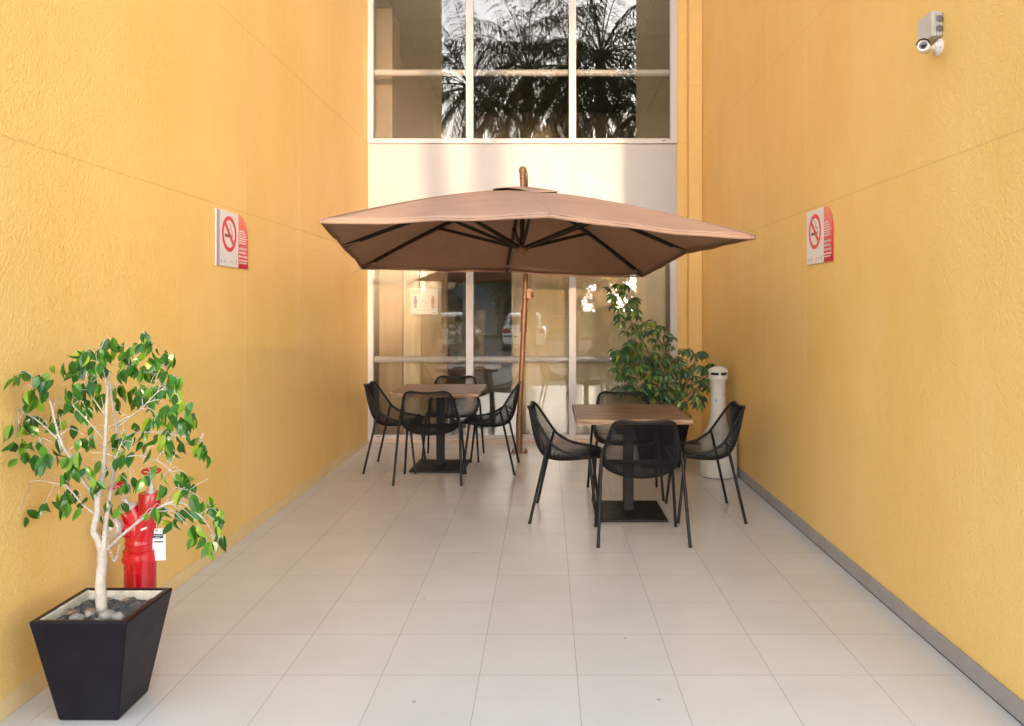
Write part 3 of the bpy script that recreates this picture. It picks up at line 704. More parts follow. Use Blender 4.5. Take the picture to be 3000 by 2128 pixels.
def stone(x, y, z, r_, seed, mat=M_STONE):
    random.seed(seed); m = MB(); nn = 10
    sx, sy, sz = r_*random.uniform(.9, 1.25), r_*random.uniform(.8, 1.1), r_*random.uniform(.65, .85); ph = [random.uniform(0, 6) for _ in range(6)]
    rz = random.uniform(0, 3)
    for j in range(nn+1):
        th = math.pi*j/nn
        for i in range(14):
            a = 2*math.pi*i/14; k = 1+.13*math.sin(3*a+ph[0]+2*th)+.09*math.sin(2*th*2+ph[1]+a)
            v = Vector((sx*math.sin(th)*math.cos(a)*k, sy*math.sin(th)*math.sin(a)*k, sz*math.cos(th)*k)); v.rotate(Euler((0, 0, rz))); m.v.append((x+v.x, y+v.y, z+v.z))
    for j in range(nn):
        for i in range(14):
            a = j*14+i; b = j*14+(i+1) % 14; m.f.append((a, a+14, b+14, b)); m.mi.append(0)
    return m.build("stone", mat, origin=(x, y, z), smooth=True)
SZ = .387-.026
SL = [(-1.622, 2.885, .026, "largest grey stone in the small planter just right of the trunk"), (-1.572, 2.872, .024, "grey stone nearest the right rim of the small planter"),
      (-1.725, 2.868, .021, "flat dark stone lying left of the trunk in the small planter"), (-1.697, 2.905, .017, "brownish stone tucked against the left side of the trunk"),
      (-1.630, 2.828, .018, "small pale stone in front and right of the trunk"), (-1.692, 2.824, .016, "small light stone in front and left of the trunk")]
for i, (x, y, r_, lb) in enumerate(SL): tag(stone(x, y, SZ+.004, r_, 20+i), lb, "stone", "stones on the soil of the small planter")
random.seed(9)
m = MB()
for i in range(9):
    x = -1.665+random.uniform(-.13, .06); y = 2.95+random.uniform(-.10, .10); a = random.uniform(0, 6); l = random.uniform(.012, .03); z = SZ+.012
    d = Vector((math.cos(a), math.sin(a), random.uniform(-.1, .3)))*l; n_ = Vector((-math.sin(a), math.cos(a), .3))*l*.28; c = Vector((x, y, z))
    m.add([c-d, c-n_, c+d, c+n_+Vector((0, 0, .004))], [(0, 1, 2), (0, 2, 3)])
tag(m.build("leaf_litter", M_DRY), "dry brown leaf scraps scattered on the small planter's soil", "leaf litter", kind='stuff')

# ------------------------------------------------------------------ plants
def leaf(m, base, d, nrm, L, W, fold=.25, curl=.25, seg=5):
    """pointed oval leaf: d = direction to the tip, nrm = face normal"""
    d = d.normalized(); s = d.cross(nrm).normalized(); nr = s.cross(d)
    n0 = len(m.v); prof = [0, .62, .98, 1.0, .68, .26, 0][:seg+2] if seg == 5 else None
    ts = [0, .14, .32, .52, .75, .9, 1.0]; ws = [0, .62, .97, 1, .62, .20, 0]
    for t, w_ in zip(ts, ws):
        c = base+d*L*t-nr*curl*L*t*t
        if w_ == 0: m.v.append(tuple(c))
        else:
            m.v.append(tuple(c-s*W*.5*w_+nr*fold*W*.5*w_)); m.v.append(tuple(c)); m.v.append(tuple(c+s*W*.5*w_+nr*fold*W*.5*w_))
    a = n0+1
    F = [(n0, a, a+1), (n0, a+1, a+2)]
    for i in range(4):
        b = a+3*i; F += [(b, b+3, b+4, b+1), (b+1, b+4, b+5, b+2)]
    b = a+12; e = n0+len(m.v)-n0-1; F += [(b, e, b+1), (b+1, e, b+2)]
    for f in F: m.f.append(f); m.mi.append(m.cur)
def PX(x, y, Z): return Vector(((x-1600)/2290*Z, Z, 1.5-(y-905)/2290*Z))

# -- weeping fig
fz = lambda x, y, Z=2.95: PX(x/1.3227, 900+y/1.3227, Z)
fig = empty("fig_tree", fz(395, 1195)-Vector((0, 0, .02))); tag(fig, "small weeping fig tree with pale forked trunk in the black planter", "tree"); F0 = fig.location.copy()
random.seed(11)
def br(m, P, r0, r1, wob=0, n=5):
    q = smooth_path([fz(*p) if len(p) == 3 else fz(p[0], p[1]) for p in P], n); k = len(q)-1
    pts = []
    for i, p in enumerate(q): pts.append((p, r0+(r1-r0)*i/k))
    m.tube([p-F0 for p, _ in pts], [r for _, r in pts], 12 if r0 > .008 else 6)
    return [p for p, _ in pts]
tr = MB(); sk = []
trunk = smooth_path([fz(*p) for p in [(394, 1215), (395, 1180), (391, 1120), (390, 1060), (397, 990), (396, 930)]], 6)
rr = [.0200, .0190, .0175, .0170, .0172, .0170, .0165]; tr.tube([p-F0 for p in trunk], [.0200-.003*(i/len(trunk))+.0008*math.sin(i*1.3)+.0006*random.random() for i in range(len(trunk))], 14)
sk += trunk[-6:]
B = [([(394, 950), (380, 900), (362, 868), (377, 800), (377, 745)], .0125, .011), ([(377, 755), (392, 690), (402, 620), (407, 540), (412, 440), (414, 370), (416, 300)], .0105, .004),
     ([(400, 950), (405, 900), (412, 820, 2.99), (428, 720, 3.01), (438, 640, 3.02), (447, 560, 3.03), (450, 460, 3.03), (432, 350, 3.02), (425, 250, 3.0)], .0105, .003),
     ([(380, 750), (358, 720, 2.93), (330, 685, 2.90), (285, 610, 2.88), (240, 530, 2.86), (215, 450, 2.86), (195, 370, 2.88), (160, 315, 2.9)], .0075, .0018),
     ([(418, 935), (445, 912, 2.92), (478, 880, 2.88), (560, 815, 2.82), (640, 765, 2.78), (700, 757, 2.76), (762, 795, 2.75), (810, 850, 2.75), (830, 900, 2.75)], .0068, .0012),
     ([(366, 800), (320, 765, 2.96), (262, 700, 2.98), (200, 680, 3.0), (140, 672, 3.0), (85, 692, 3.02)], .0040, .0010),
     ([(240, 530, 2.86), (180, 470, 2.9), (130, 430, 2.92), (70, 400, 2.95), (45, 400, 2.95)], .0032, .001),
     ([(415, 470), (470, 440, 2.9), (540, 400, 2.85), (610, 330, 2.84), (660, 300, 2.84)], .0032, .001), ([(440, 480, 3.03), (500, 430, 3.08), (560, 380, 3.1), (600, 300, 3.12), (650, 240, 3.1)], .0034, .001),
     ([(405, 640), (470, 590, 2.9), (540, 575, 2.87), (620, 600, 2.86), (660, 640, 2.86)], .003, .0010), ([(448, 520, 3.03), (520, 490, 3.0), (620, 485, 2.98), (700, 500, 2.97), (770, 520, 2.97)], .0032, .001),
     ([(412, 430), (360, 350, 2.98), (320, 280, 3.0), (300, 220, 3.0)], .003, .001), ([(416, 320), (400, 240, 2.93), (380, 190, 2.9)], .0026, .001), ([(430, 330, 3.02), (480, 260, 3.0), (530, 200, 3.0), (560, 150, 3.0)], .0026, .001),
     ([(408, 520), (330, 430, 2.88), (280, 380, 2.87)], .003, .001), ([(410, 560), (360, 500, 3.05), (320, 420, 3.08), (290, 350, 3.1)], .003, .001),
     ([(290, 620, 2.88), (230, 600, 2.86), (180, 570, 2.86), (150, 540, 2.86)], .0026, .001), ([(430, 700, 3.0), (460, 660, 3.0), (500, 620, 2.98)], .0024, .001), ([(395, 650), (440, 600, 2.88), (480, 500, 2.85)], .0026, .001)]
for P, a, b in B: sk += br(tr, P, a, b)
FC = [(420,145),(455,165),(560,128),(550,160),(310,195),(350,180),(380,185),(405,190),(270,235),(290,260),(335,240),(375,235),(400,250),(480,220),(500,245),(470,270),(520,180),(600,190),(635,195),(665,205),(560,215),(590,250),(560,265),(625,260),(660,285),(690,300),(345,290),(285,335),(320,345),(350,320),(300,390),(330,410),(270,400),(380,370),(410,355),(540,320),(580,330),(570,380),(600,340),(640,320),(660,340),(685,360),(700,390),(730,420),(735,450),(495,380),(530,350),(460,330),(590,440),(620,450),(645,415),(690,465),(710,460),(560,500),(435,535),(465,525),(490,575),(505,515),(480,500),(355,490),(330,520),(360,540),(250,480),(215,430),(220,470),(185,490),(205,550),(190,590),(160,550),(155,590),(170,610),(130,330),(155,350),(125,385),(100,400),(65,285),(92,270),(160,285),(185,290),(95,335),(45,378),(70,480),(42,470),(55,530),(75,545),(105,582),(120,440),(150,470),(280,600),(325,640),(290,640),(245,660),(380,635),(315,590),(280,720),(255,740),(227,750),(262,790),(285,780),(365,695),(390,695),(312,770),(100,810),(75,820),(170,790),(45,765),(420,775),(410,840),(475,790),(505,710),(520,680),(480,705),(490,660),(585,665),(610,650),(630,705),(600,815),(630,800),(650,810),(685,845),(715,815),(750,800),(730,875),(760,850),(770,895),(705,725),(735,690),(690,670),(680,690),(725,720),(755,745),(785,770),(820,800),(845,820),(835,850),(800,930),(823,940),(845,910),(770,560),(705,550),(735,525),(680,530),(635,540),(615,530),(655,505),(785,530),(800,580),(655,590),(470,600),(555,555),(605,570)]
lf = MB()
for (x, y) in FC:
    dense = y < 480 and 250 < x < 740
    base = fz(x, y-22); 
    near = min(sk, key=lambda p: (p.x-base.x)**2+(p.z-base.z-.02)**2)
    Z = near.y+random.uniform(-.05, .05) if not dense else near.y+random.uniform(-.15, .15)
    base = fz(x, y-22, Z)
    mid = near.lerp(base, .55)+Vector((random.uniform(-.012, .012), random.uniform(-.012, .012), .018+.01*random.random()))
    tr.tube([p-F0 for p in smooth_path([near, mid, base], 3)], [.0016, .0015, .0014, .0012, .0011, .001, .0009], 5, cap=False)
    for k in range(random.choice((4, 4, 5)) if dense else random.choice((2, 3, 3))):
        b = base+Vector((random.gauss(0, .012), random.gauss(0, .022), random.gauss(0, .010)))
        d = Vector((random.gauss(0, .42), random.gauss(0, .4), -1+random.gauss(0, .25)))
        n_ = Vector((random.gauss(0, .7), random.choice((-1, -1, 1)), random.gauss(.3, .35)))
        L = random.uniform(.046, .066)
        leaf(lf, b-F0, d, n_, L, L*random.uniform(.42, .54), fold=random.uniform(.2, .7), curl=random.uniform(.05, .45))
        lf_top = base
for i in range(45):       # bare twigs
    p = random.choice(sk[20:]); q = p+Vector((random.gauss(0, .05), random.gauss(0, .05), random.gauss(.02, .04))); 
    tr.tube([v-F0 for v in smooth_path([p, p.lerp(q, .5)+Vector((0, 0, .01)), q], 3)], .0011, 4, cap=False)
tr.build("trunk", M_BARK, fig, smooth=True); lf.build("crown", M_FICUS, fig, smooth=True)

# -- umbrella plant
sz_ = lambda x, y, Z=7.5: PX(1700+x/3.456, 780+y/3.456, Z)
S0 = Vector((1.075, 7.54, .46)); sp = empty("umbrella_plant", S0); tag(sp, "tall leafy umbrella plant with drooping whorls in front of the window", "plant")
random.seed(21); st = MB(); sk2 = []
ST = [[(0, 0, 0), (760, 1100, 7.55), (700, 900, 7.55), (620, 740, 7.5), (540, 600, 7.5), (470, 450, 7.5), (420, 330, 7.5), (380, 240, 7.5)], [(0, 0, 0), (700, 1310, 7.3), (600, 1260, 7.2), (520, 1180, 7.15), (450, 1050, 7.15), (420, 930, 7.2)],
      [(0, 0, 0), (950, 1200, 7.5), (900, 1000, 7.6), (830, 820, 7.65), (760, 660, 7.65)], [(0, 0, 0), (1000, 1370, 7.3), (1100, 1300, 7.25), (1200, 1220, 7.3), (1260, 1080, 7.35)],
      [(0, 0, 0), (1040, 1250, 7.6), (1110, 1100, 7.65), (1150, 980, 7.7), (1210, 900, 7.75)], [(0, 0, 0), (820, 1250, 7.2), (700, 1150, 7.15), (620, 1000, 7.2), (540, 850, 7.25)], [(0, 0, 0), (900, 1230, 7.2), (860, 1100, 7.2), (800, 980, 7.25)]]
for P in ST:
    q = smooth_path([S0+Vector((random.uniform(-.08, .08), random.uniform(-.05, .05), 0))]+[sz_(*p) for p in P[1:]], 6); k = len(q)
    st.tube([p-S0 for p in q], [.012-.008*i/k for i in range(k)], 8); sk2 += q[5:]
SC = [(300,240),(380,190),(450,215),(340,300),(440,280),(530,340),(555,390),(330,400),(370,430),(490,430),(540,450),(390,510),(470,520),(430,570),(590,520),(560,610),(470,690),(580,680),(650,580),(760,590),(820,610),(700,660),(780,680),(740,740),(860,700),(900,740),(880,800),(920,820),(780,800),(740,900),(640,780),(560,780),(500,780),(440,830),(330,890),(400,910),(460,900),(560,870),(380,970),(500,960),(580,930),(430,1010),(370,1050),(520,1040),(590,1030),(430,1110),(490,1140),(480,1200),(410,1250),(490,1250),(640,930),(700,960),(660,1000),(760,970),(840,940),(900,960),(700,1050),(780,1060),(860,1030),(940,1010),(1000,960),(1020,1000),(650,1100),(720,1130),(800,1130),(880,1110),(960,1100),(1050,1060),(1100,1090),(680,1200),(760,1220),(840,1210),(920,1200),(700,1300),(740,1340),(800,1300),(880,1290),(960,1260),(1040,1280),(1040,860),(1100,870),(1150,900),(1210,900),(1245,870),(1290,1000),(1180,1020),(1250,1050),(1300,1070),(1150,1130),(1220,1170),(1280,1150),(1180,1250),(1280,1240),(1230,1310),(1170,1340),(1220,1380),(1040,1400),(1060,1430),(1100,1200),(620,1250),(640,1330),(820,1380),(900,1360)]
sl_ = MB()
for (x, y) in SC:
    b0 = sz_(x, y-18); near = min(sk2, key=lambda p: (p.x-b0.x)**2+(p.z-b0.z)**2*1.3)
    for rep in range(3 if 620 < x < 1000 and y > 930 else 2 if x < 1000 and y > 820 else 1):
        Z = near.y+random.uniform(-.16, .16)+.12*rep
        c = sz_(x+random.gauss(0, 10)+rep*25*(1 if x < 1050 else -1), y-18+random.gauss(0, 8+12*rep), min(8.4, Z))
        st.tube([p-S0 for p in smooth_path([near, near.lerp(c, .5)+Vector((0, 0, .02)), c], 3)], .0024, 5, cap=False)
        ax = Vector((random.gauss(0, .35), -.45+random.gauss(0, .35), 1)).normalized(); u = ax.orthogonal().normalized(); v = ax.cross(u); nl = random.choice((7, 8, 8, 9)); ph = random.uniform(0, 6); LL = random.uniform(.068, .098)
        for k in range(nl):
            a = ph+2*math.pi*k/nl+random.gauss(0, .08); h = u*math.cos(a)+v*math.sin(a); dr = random.uniform(.25, .6)
            d = (h-ax*dr); pst = c+h*.014
            leaf(sl_, pst-S0, d+Vector((0, 0, -.25)), ax+h*.3, LL*random.uniform(.85, 1.1), LL*.40, fold=.25, curl=random.uniform(.1, .4))
st.build("stem", M_BROWNBARK, sp, smooth=True); sl_.build("foliage", M_SCHEF, sp, smooth=True)

# ------------------------------------------------------------------ hydrant
hy = empty("hydrant", (-1.80, 3.467, 0)); tag(hy, "red two outlet hydrant standpipe with silver caps behind the small planter", "hydrant")
k_ = .000373
hx = lambda x: (x-655)*k_
hz_ = lambda y: .277+(1480-y)*k_
m = MB(); m.lathe([(.066, .0), (.065, hz_(1200)), (.067, hz_(1195)), (.073, hz_(1190)), (.074, hz_(1150)), (.070, hz_(1110)), (.070, hz_(1060)), (.062, hz_(1050)), (.061, hz_(985)), (.064, hz_(975)), (.062, hz_(960)), (.055, hz_(900)), (.050, hz_(850))], n=40)
m.build("standpipe", M_RED, hy, smooth=True)
m = MB(); m.tube([(0, 0, hz_(960)), (.012, 0, hz_(860)), (hx(755), 0, hz_(620)), (hx(768), 0, hz_(400)), (hx(768), 0, hz_(385))], [.060, .055, .046, .046, .043], 32); m.build("main_barrel", M_RED, hy, smooth=True)
m = MB(); m.tube([(0, 0, hz_(950)), (-.010, 0, hz_(860)), (hx(585), -.01, hz_(660)), (hx(545), -.02, hz_(545))], [.060, .056, .044, .040], 28)
m.tube([(-.02, -.02, hz_(820)), (hx(520), -.065, hz_(770))], [.040, .030], 24); m.build("side_branch", M_RED, hy, smooth=True)
d1 = Vector((-.28, -.25, .9)).normalized(); c1 = Vector((hx(545), -.02, hz_(550)))
Mq = T(c1) @ d1.to_track_quat('Z', 'Y').to_matrix().to_4x4(); m = MB(); m.lathe([(.040, -.004), (.041, .003), (.037, .007), (.034, .010), (.026, .015), (.012, .020), (.011, .045), (.004, .048)], Mq, 32); m.build("upper_cap", M_SILVER, hy, smooth=True)
d2 = Vector((-.45, -.85, -.05)).normalized(); c2 = Vector((hx(450), -.085, hz_(745)))
Mq = T(c2) @ d2.to_track_quat('Z', 'Y').to_matrix().to_4x4(); m = MB(); m.lathe([(.030, -.035), (.036, -.02), (.044, -.012), (.045, .004), (.042, .007), (.030, .009), (.012, .010), (.010, .020), (.003, .022)], Mq, 36); m.build("front_cap", M_SILVER, hy, smooth=True)
for s_c, ax_, zz in ((Vector((hx(785), 0, hz_(130))), Vector((.05, -.15, 1)), 0), (c1+d1*.115, d1, 1)):
    ax_ = ax_.normalized(); vw = MB(); vw.torus(s_c, ax_, .036, .0055, 32, 8); u = ax_.orthogonal().normalized(); v = ax_.cross(u)
    for a in range(3):
        d = u*math.cos(a*2.094)+v*math.sin(a*2.094); vw.tube([s_c, s_c+d*.036], .0045, 6)
    vw.tube([s_c-ax_*.008, s_c+ax_*.008], .011, 12); vw.build("valve_wheel", M_RED, hy, smooth=True)
m = MB(); m.tube([(hx(780), 0, hz_(390)), (hx(782), 0, hz_(345))], .020, 16); m.tube([(hx(782), 0, hz_(350)), (hx(785), 0, hz_(290))], .013, 12); m.tube([(hx(785), 0, hz_(300)), (hx(785), 0, hz_(130))], .006, 10); m.build("valve_stem", M_SILVER, hy, smooth=True); m = MB(); m.tube([c1+d1*.04, c1+d1*.112], .0055, 8); m.build("valve_stem", M_SILVER, hy, smooth=True)
m = MB(); cp = smooth_path([(hx(415), -.10, hz_(840)), (hx(425), -.09, hz_(980)), (hx(455), -.075, hz_(1130)), (hx(480), -.068, hz_(1080)), (hx(500), -.062, hz_(960))], 7)
for i in range(0, len(cp)-1):
    d = (cp[i+1]-cp[i]).normalized(); s_v = d.cross(Vector((0, 1, 0))).normalized() if i % 2 else Vector((0, 1, 0)); 
    if (cp[i+1]-cp[i]).length > .002: m.torus((cp[i]+cp[i+1])/2, s_v, .0052, .0013, 10, 5)
m.build("chain", M_SILVER, hy, smooth=True)
m = MB(); m.tube([(hx(735), -.050, hz_(795)), (hx(800), -.050, hz_(765))], .005, 6); m.build("scuff_label", M_WHITE, hy)
it = empty("inspection_tag", (-1.80+hx(865), 3.467-.012, hz_(1185))); tag(it, "white inspection tag with dark blue headings hanging beside the hydrant", "tag")
M_NAVY = simple("tag_navy", (.03, .07, .14), .5); M_LINE = simple("tag_line_grey", (.5, .5, .52), .6)
m = MB(); m.prism([(-.020, 0), (.040, .001), (.0385, .115), (.032, .142), (-.012, .141), (-.020, .130)], 0, .0012, Matrix(((1, 0, 0, 0), (0, 0, 1, 0), (0, 1, 0, 0), (0, 0, 0, 1)))); m.build("card", M_WHITE, it)
for x0, z0, z1 in ((-.019, .098, .118), (-.011, .080, .086)): m = MB(); m.bx(x0, .030, -.0012, -.0004, z0, z1); m.build("heading_band", M_NAVY, it)
MtT = Matrix(((1, 0, 0, 0), (0, 0, 1, -.0016), (0, 1, 0, 0), (0, 0, 0, 1))) @ Matrix.Diagonal((1, 1, -1, 1))
text_mesh("CONTROL DE INSPECCIÓN", .006, M_WHITE, it, MtT @ T((-.017, .1095, 0)), width=.044, ext=.0002); text_mesh("HIDRANTES", .006, M_WHITE, it, MtT @ T((-.006, .1005, 0)), width=.022, ext=.0002)
m = MB()
for i in range(9): m.bx(-.012, .032, -.0006, -.0002, .072-i*.007, .0725-i*.007)
m.build("ruled_lines", M_LINE, it)
m = MB(); m.torus((0, -.001, .133), (0, 1, 0), .004, .0012, 14, 5); m.build("eyelet", M_BROWN, it)
m = MB(); m.tube(smooth_path([(0, -.002, .134), (.004, -.004, .17), (.012, 0, .20), (-.02, .005, .235)], 5), .0008, 5); m.build("string", M_WHITE, it)

# ------------------------------------------------------------------ outside, seen in the panes
def make_palm():
    p = empty("palm_tree", (0, 0, 0)); random.seed(31); H = 8.0
    m = MB(); n = 26; m.tube([(.06*math.sin(i*.25), .05*math.cos(i*.2), -.3+(H+.3)*i/n) for i in range(n+1)], [.18-.05*i/n+.008*(i % 2) for i in range(n+1)], 14); m.build("trunk", M_PALMBARK, p, smooth=True)
    m = MB(); top = Vector((.0, .0, H))
    for k in range(40):
        az = k*2.399+random.gauss(0, .1); el = R(82-k*3.3+random.gauss(0, 5)); L = random.uniform(2.6, 3.3)
        d = Vector((math.cos(az)*math.cos(el), math.sin(az)*math.cos(el), math.sin(el))); pts = [top.copy()]; dd = d.copy()
        for i in range(14):
            dd = (dd+Vector((0, 0, -.085-.006*i))).normalized(); pts.append(pts[-1]+dd*L/14)
        m.tube(pts, [.022-.018*i/14 for i in range(15)], 5, cap=False)
        for i in range(3, 14):
            t0 = pts[i]; dr = (pts[i+1]-pts[i]); dn = dr.normalized(); sd = dn.cross(Vector((0, 0, 1))).normalized()
            for s in (-1, 1):
                for q in range(5):
                    b = t0+dr*(q/5); ll = .62*math.sin(math.pi*(.12+.82*(i+q/5-3)/11))**.6*random.uniform(.8, 1.1)
                    ld = (sd*s*random.uniform(.5, 1)+dn*.5+Vector((0, 0, random.uniform(-.75, .1)))).normalized(); wv = ld.cross(Vector((0, 0, 1))).normalized()*.014
                    mid = b+ld*ll*.5; tip = b+ld*ll+Vector((0, 0, -.35*ll))
                    m.add([b, mid-wv, mid+wv, tip], [(0, 1, 2), (1, 3, 2)])
    m.build("crown", M_PALMLEAF, p); return p
pl0 = make_palm()
for i, (x, y, s, a, lb) in enumerate([(.75, -5.2, 1.0, 10, "feathery palm reflected behind the second window mullion"), (-2.3, -6.0, 1.03, 120, "feathery palm reflected in the left part of the upper window"), (3.2, -6.6, .98, 230, "feathery palm reflected at the right edge of the upper window"), (-.6, -8.2, 1.18, 300, "tallest feathery palm reflected near the middle of the upper window"), (1.9, -9.5, 1.3, 60, "feathery palm standing behind the one at the second mullion")]):
    p = pl0 if i == 0 else copy_tree(pl0); p.location = (x, y, -.1); p.rotation_euler = (0, 0, R(a)); p.scale = (s, s, s); tag(p, lb, "palm tree", "palms in front of the courtyard")
def make_tree(seed):
    random.seed(seed); p = empty("leafy_tree", (0, 0, 0)); m = MB(); m.tube([(0, 0, -.3), (.05, 0, 1.2), (0, .05, 2.6), (.1, .1, 3.6)], [.2, .17, .13, .06], 10)
    for k in range(8): a = k*.8; m.tube([(0, .03, 1.9+.12*k), (math.cos(a)*.9, math.sin(a)*.9, 3.0+.1*k), (math.cos(a)*1.6, math.sin(a)*1.6, 3.6+.1*k)], [.07, .04, .015], 6)
    m.build("trunk", M_BROWNBARK, p, smooth=True); m = MB(); cl = [Vector((random.gauss(0, 1.15), random.gauss(0, 1.15), 3.7+random.gauss(0, .75))) for _ in range(46)]
    for c in cl:
        for q in range(52):
            b = c+Vector((random.gauss(0, .28), random.gauss(0, .28), random.gauss(0, .22))); d = Vector((random.gauss(0, 1), random.gauss(0, 1), random.gauss(-.3, .7))).normalized(); s = d.orthogonal().normalized()*.05
            m.add([b, b+d*.09-s, b+d*.2, b+d*.09+s], [(0, 1, 2), (0, 2, 3)])
    m.build("crown", M_TREELEAF, p); return p
t0 = make_tree(4)
TL = [(-16, -27, .9, "leftmost tree"), (-12.4, -28, 1.0, "second tree from the left"), (-9, -26.6, .85, "third tree from the left"), (-5.8, -27.5, .95, "tree behind the white cars on the left"), (-2.6, -26.8, .9, "tree straight behind the white car"), (.2, -28, .9, "tree just left of the gap"), (1.7, -29, .78, "small sky-covering tree added at the left side of the gap"), (5.0, -29, .80, "small sky-covering tree added at the right side of the gap"), (6.9, -28.4, .78, "second small sky-covering tree added right of the gap"), (9.0, -27.5, 1.0, "first full tree right of the gap"), (11.6, -26.6, .9, "second tree right of the gap"), (15.2, -27.6, 1.0, "rightmost tree")]  # small trees around the gap are added to cover bright reflected sky
for i, (x, y, s, lb) in enumerate(TL):
    p = t0 if i == 0 else copy_tree(t0); p.location = (x, y, -.1); p.rotation_euler = (0, 0, i*1.3); p.scale = (s, s, s)
    tag(p, lb+" on the lawn beyond the car park", "tree", "trees beyond the car park")
# white hatchbacks
M_CARW = simple("white_car_paint", (.78, .77, .75), .25, var=.01, coat=.6); M_CARG = simple("dark_car_glass", (.02, .022, .025), .08); M_TYRE = simple("tyre_rubber", (.015, .015, .015), .8); M_TAIL = simple("tail_light_red", (.45, .02, .015), .2)
def make_car():
    c = empty("parked_car", (0, 0, 0))
    sec = [(-1.95, .45, .70, .74, .62), (-1.90, .30, .88, .80, .70), (-1.55, .22, .95, .84, .60), (-1.0, .20, .97, .85, .55), (0, .20, .95, .86, .5), (1.0, .20, .92, .85, .5), (1.6, .22, .84, .83, .45), (1.95, .3, .68, .72, .4)]
    m = MB()
    for (y, zb, zt, w_, _) in sec:
        m.v += [(-w_*.92, y, zb), (-w_, y, zb+.18), (-w_, y, zt-.14), (-w_*.93, y, zt), (w_*.93, y, zt), (w_, y, zt-.14), (w_, y, zb+.18), (w_*.92, y, zb)]
    for i in range(len(sec)-1):
        for k in range(8): m.f.append((i*8+k, i*8+(k+1) % 8, i*8+8+(k+1) % 8, i*8+8+k)); m.mi.append(0)
    m.f += [tuple(range(8))[::-1], tuple(range(56, 64))]; m.mi += [0, 0]
    m.build("body", M_CARW, c, smooth=True, bevel=.02)
    m = MB(); cs = [(-1.80, .90, .72, .93), (-1.55, .92, .72, 1.40), (-1.3, .93, .70, 1.47), (-.2, .93, .70, 1.50), (.5, .92, .70, 1.42), (1.15, .90, .72, .94)]
    for (y, zb, w_, zt) in cs: m.v += [(-w_, y, zb), (-w_+(zt-zb)*.22, y, zt), (w_-(zt-zb)*.22, y, zt), (w_, y, zb)]
    for i in range(len(cs)-1):
        for k in range(4): m.f.append((i*4+k, i*4+(k+1) % 4, i*4+4+(k+1) % 4, i*4+4+k)); m.mi.append(0)
    m.f += [(3, 2, 1, 0), (20, 21, 22, 23)]; m.mi += [0, 0]; m.build("cabin", M_CARW, c, smooth=True, bevel=.02)
    m = MB(); m.add([(-.56, -1.775, 1.02), (.56, -1.775, 1.02), (.50, -1.60, 1.33), (-.50, -1.60, 1.33)], [(0, 1, 2, 3)]); m.build("rear_window", M_CARG, c)
    for s in (-1, 1):
        m = MB(); m.add([(s*.722, -1.35, .98), (s*.722, .85, .98), (s*.625, .42, 1.36), (s*.615, -1.15, 1.40)], [(0, 1, 2, 3)] if s > 0 else [(3, 2, 1, 0)]); m.build("side_window", M_CARG, c)
        m = MB(); m.box((s*.66, -1.90, .80), (.26, .14, .17)); m.build("tail_light", M_TAIL, c, bevel=.03)
        for y in (-1.25, 1.3):
            m = MB(); m.tube([(s*.64, y, .30), (s*.865, y, .30)], .30, 24); wh = m.build("wheel", M_TYRE, c, smooth=True); m = MB(); m.tube([(s*.80, y, .30), (s*.872, y, .30)], .19, 20); m.build("rim", M_SILVER, wh)
    m = MB(); m.box((0, -1.975, .62), (.42, .02, .11)); m.build("number_plate", M_WHITE, c)
    return c
car0 = make_car()
for i, (x, y, lb) in enumerate([(-.85, -14.0, "white hatchback seen from behind, mirrored beside the umbrella pole"), (-3.7, -14.2, "white hatchback mirrored left of the one by the umbrella pole")]):
    c = car0 if i == 0 else copy_tree(car0); c.location = (x, y, -.14); c.rotation_euler = (0, 0, R(180)+R(3*i)); tag(c, lb, "car", "white cars in the car park")
for c in (car0,): pass
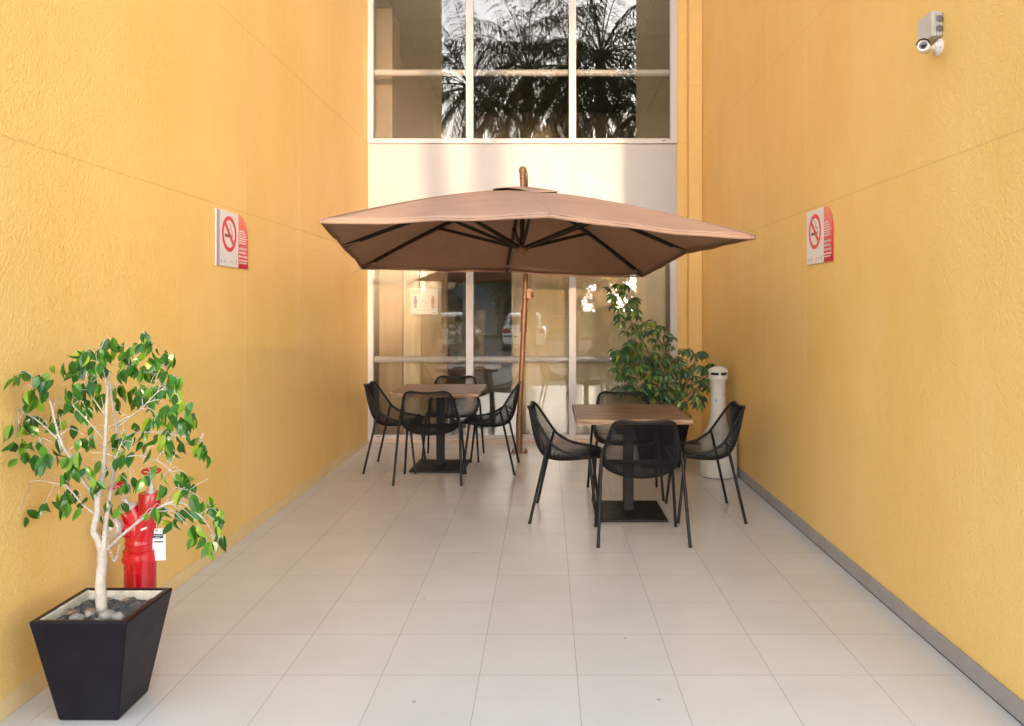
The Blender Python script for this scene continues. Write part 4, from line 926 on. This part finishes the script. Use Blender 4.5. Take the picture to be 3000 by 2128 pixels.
# low hedge added at the pavement edge to keep sun off the near table
def bush(x, y, w_, d_, h_, seed, lb):
    random.seed(seed); b0 = empty("light_blocking_hedge" if w_ > 2 else "bush", (x, y, 0)); m = MB()
    for i in range(int(950*w_*max(1, h_*.7))):
        p = Vector((random.uniform(-w_, w_)/2, random.uniform(-d_, d_)/2, h_*random.random()**.7*(1-.12*random.random()))); d = Vector((random.gauss(0, 1), random.gauss(0, 1), random.gauss(.2, .7))).normalized(); s = d.orthogonal().normalized()*.022
        m.add([p, p+d*.04-s, p+d*.09, p+d*.04+s], [(0, 1, 2), (0, 2, 3)])
    m.build("leaves", M_TREELEAF, b0); m = MB()
    for i in range(12): a = (i-5.5)/11*w_*.85; m.tube([(a*.9, 0, -.05), (a, .05*math.sin(i), h_*.7)], [.02, .006], 6)
    m.build("stem", M_BROWNBARK, b0); tag(b0, lb, "hedge" if w_ > 2 else "bush"); return b0
bush(2.5, -3.0, 2.7, .9, 1.35, 41, "low clipped hedge added at the kerb to keep low sun off the near table")

M_FARW = [simple("far_wall_ochre", (.42, .25, .08), .8), simple("far_wall_grey", (.34, .34, .34), .8), simple("far_wall_blue", (.24, .28, .32), .8)]
for i, (x0, x1, y, h, mt, lb) in enumerate([(-24, -7.5, -33, 4.0, 1, "long low grey building added to hide low sky beyond the trees"), (-7.4, -1.2, -32, 3.7, 2, "low blue grey building added to hide low sky behind the white cars"), (-1.1, 2.3, -33, 3.9, 0, "low ochre building added to hide low sky just left of the gap in the trees"), (8.2, 22, -32.5, 4.1, 1, "low grey building added to hide low sky at the right end of the car park")]):  # added row that darkens the bright sky strip mirrored in the lower panes
    b = empty("sky_hiding_building", ((x0+x1)/2, y, -.1)); w_ = (x1-x0)/2; m = MB(); m.bx(-w_, w_, -4, 0, 0, h); m.build("wall", M_FARW[mt], b)
    m = MB(); m.bx(-w_-.1, w_+.1, -4.1, .15, h+.001, h+.16); m.build("roof", M_CONC, b)
    n_ = int(w_*2/2.2)
    for k in range(n_):
        xx = -w_+(k+.5)*2*w_/n_; m = MB(); m.bx(xx-.6, xx+.6, -.02, .03, 1.1, 2.4); wd = m.build("window", M_FRAME, b); m = MB(); m.bx(xx-.54, xx+.54, .031, .036, 1.16, 2.34); m.build("pane", M_CARG, wd)
    tag(b, lb, "building")

bush(1.9, -20.5, 1.3, 1.2, 2.7, 43, "tall round bush at the far edge of the car park")
bush(5.2, -31, 6.6, 1.2, 2.9, 44, "long tall hedge added beyond the car park to cover bright sky")  # added to cover the white sky mirrored in the right pane
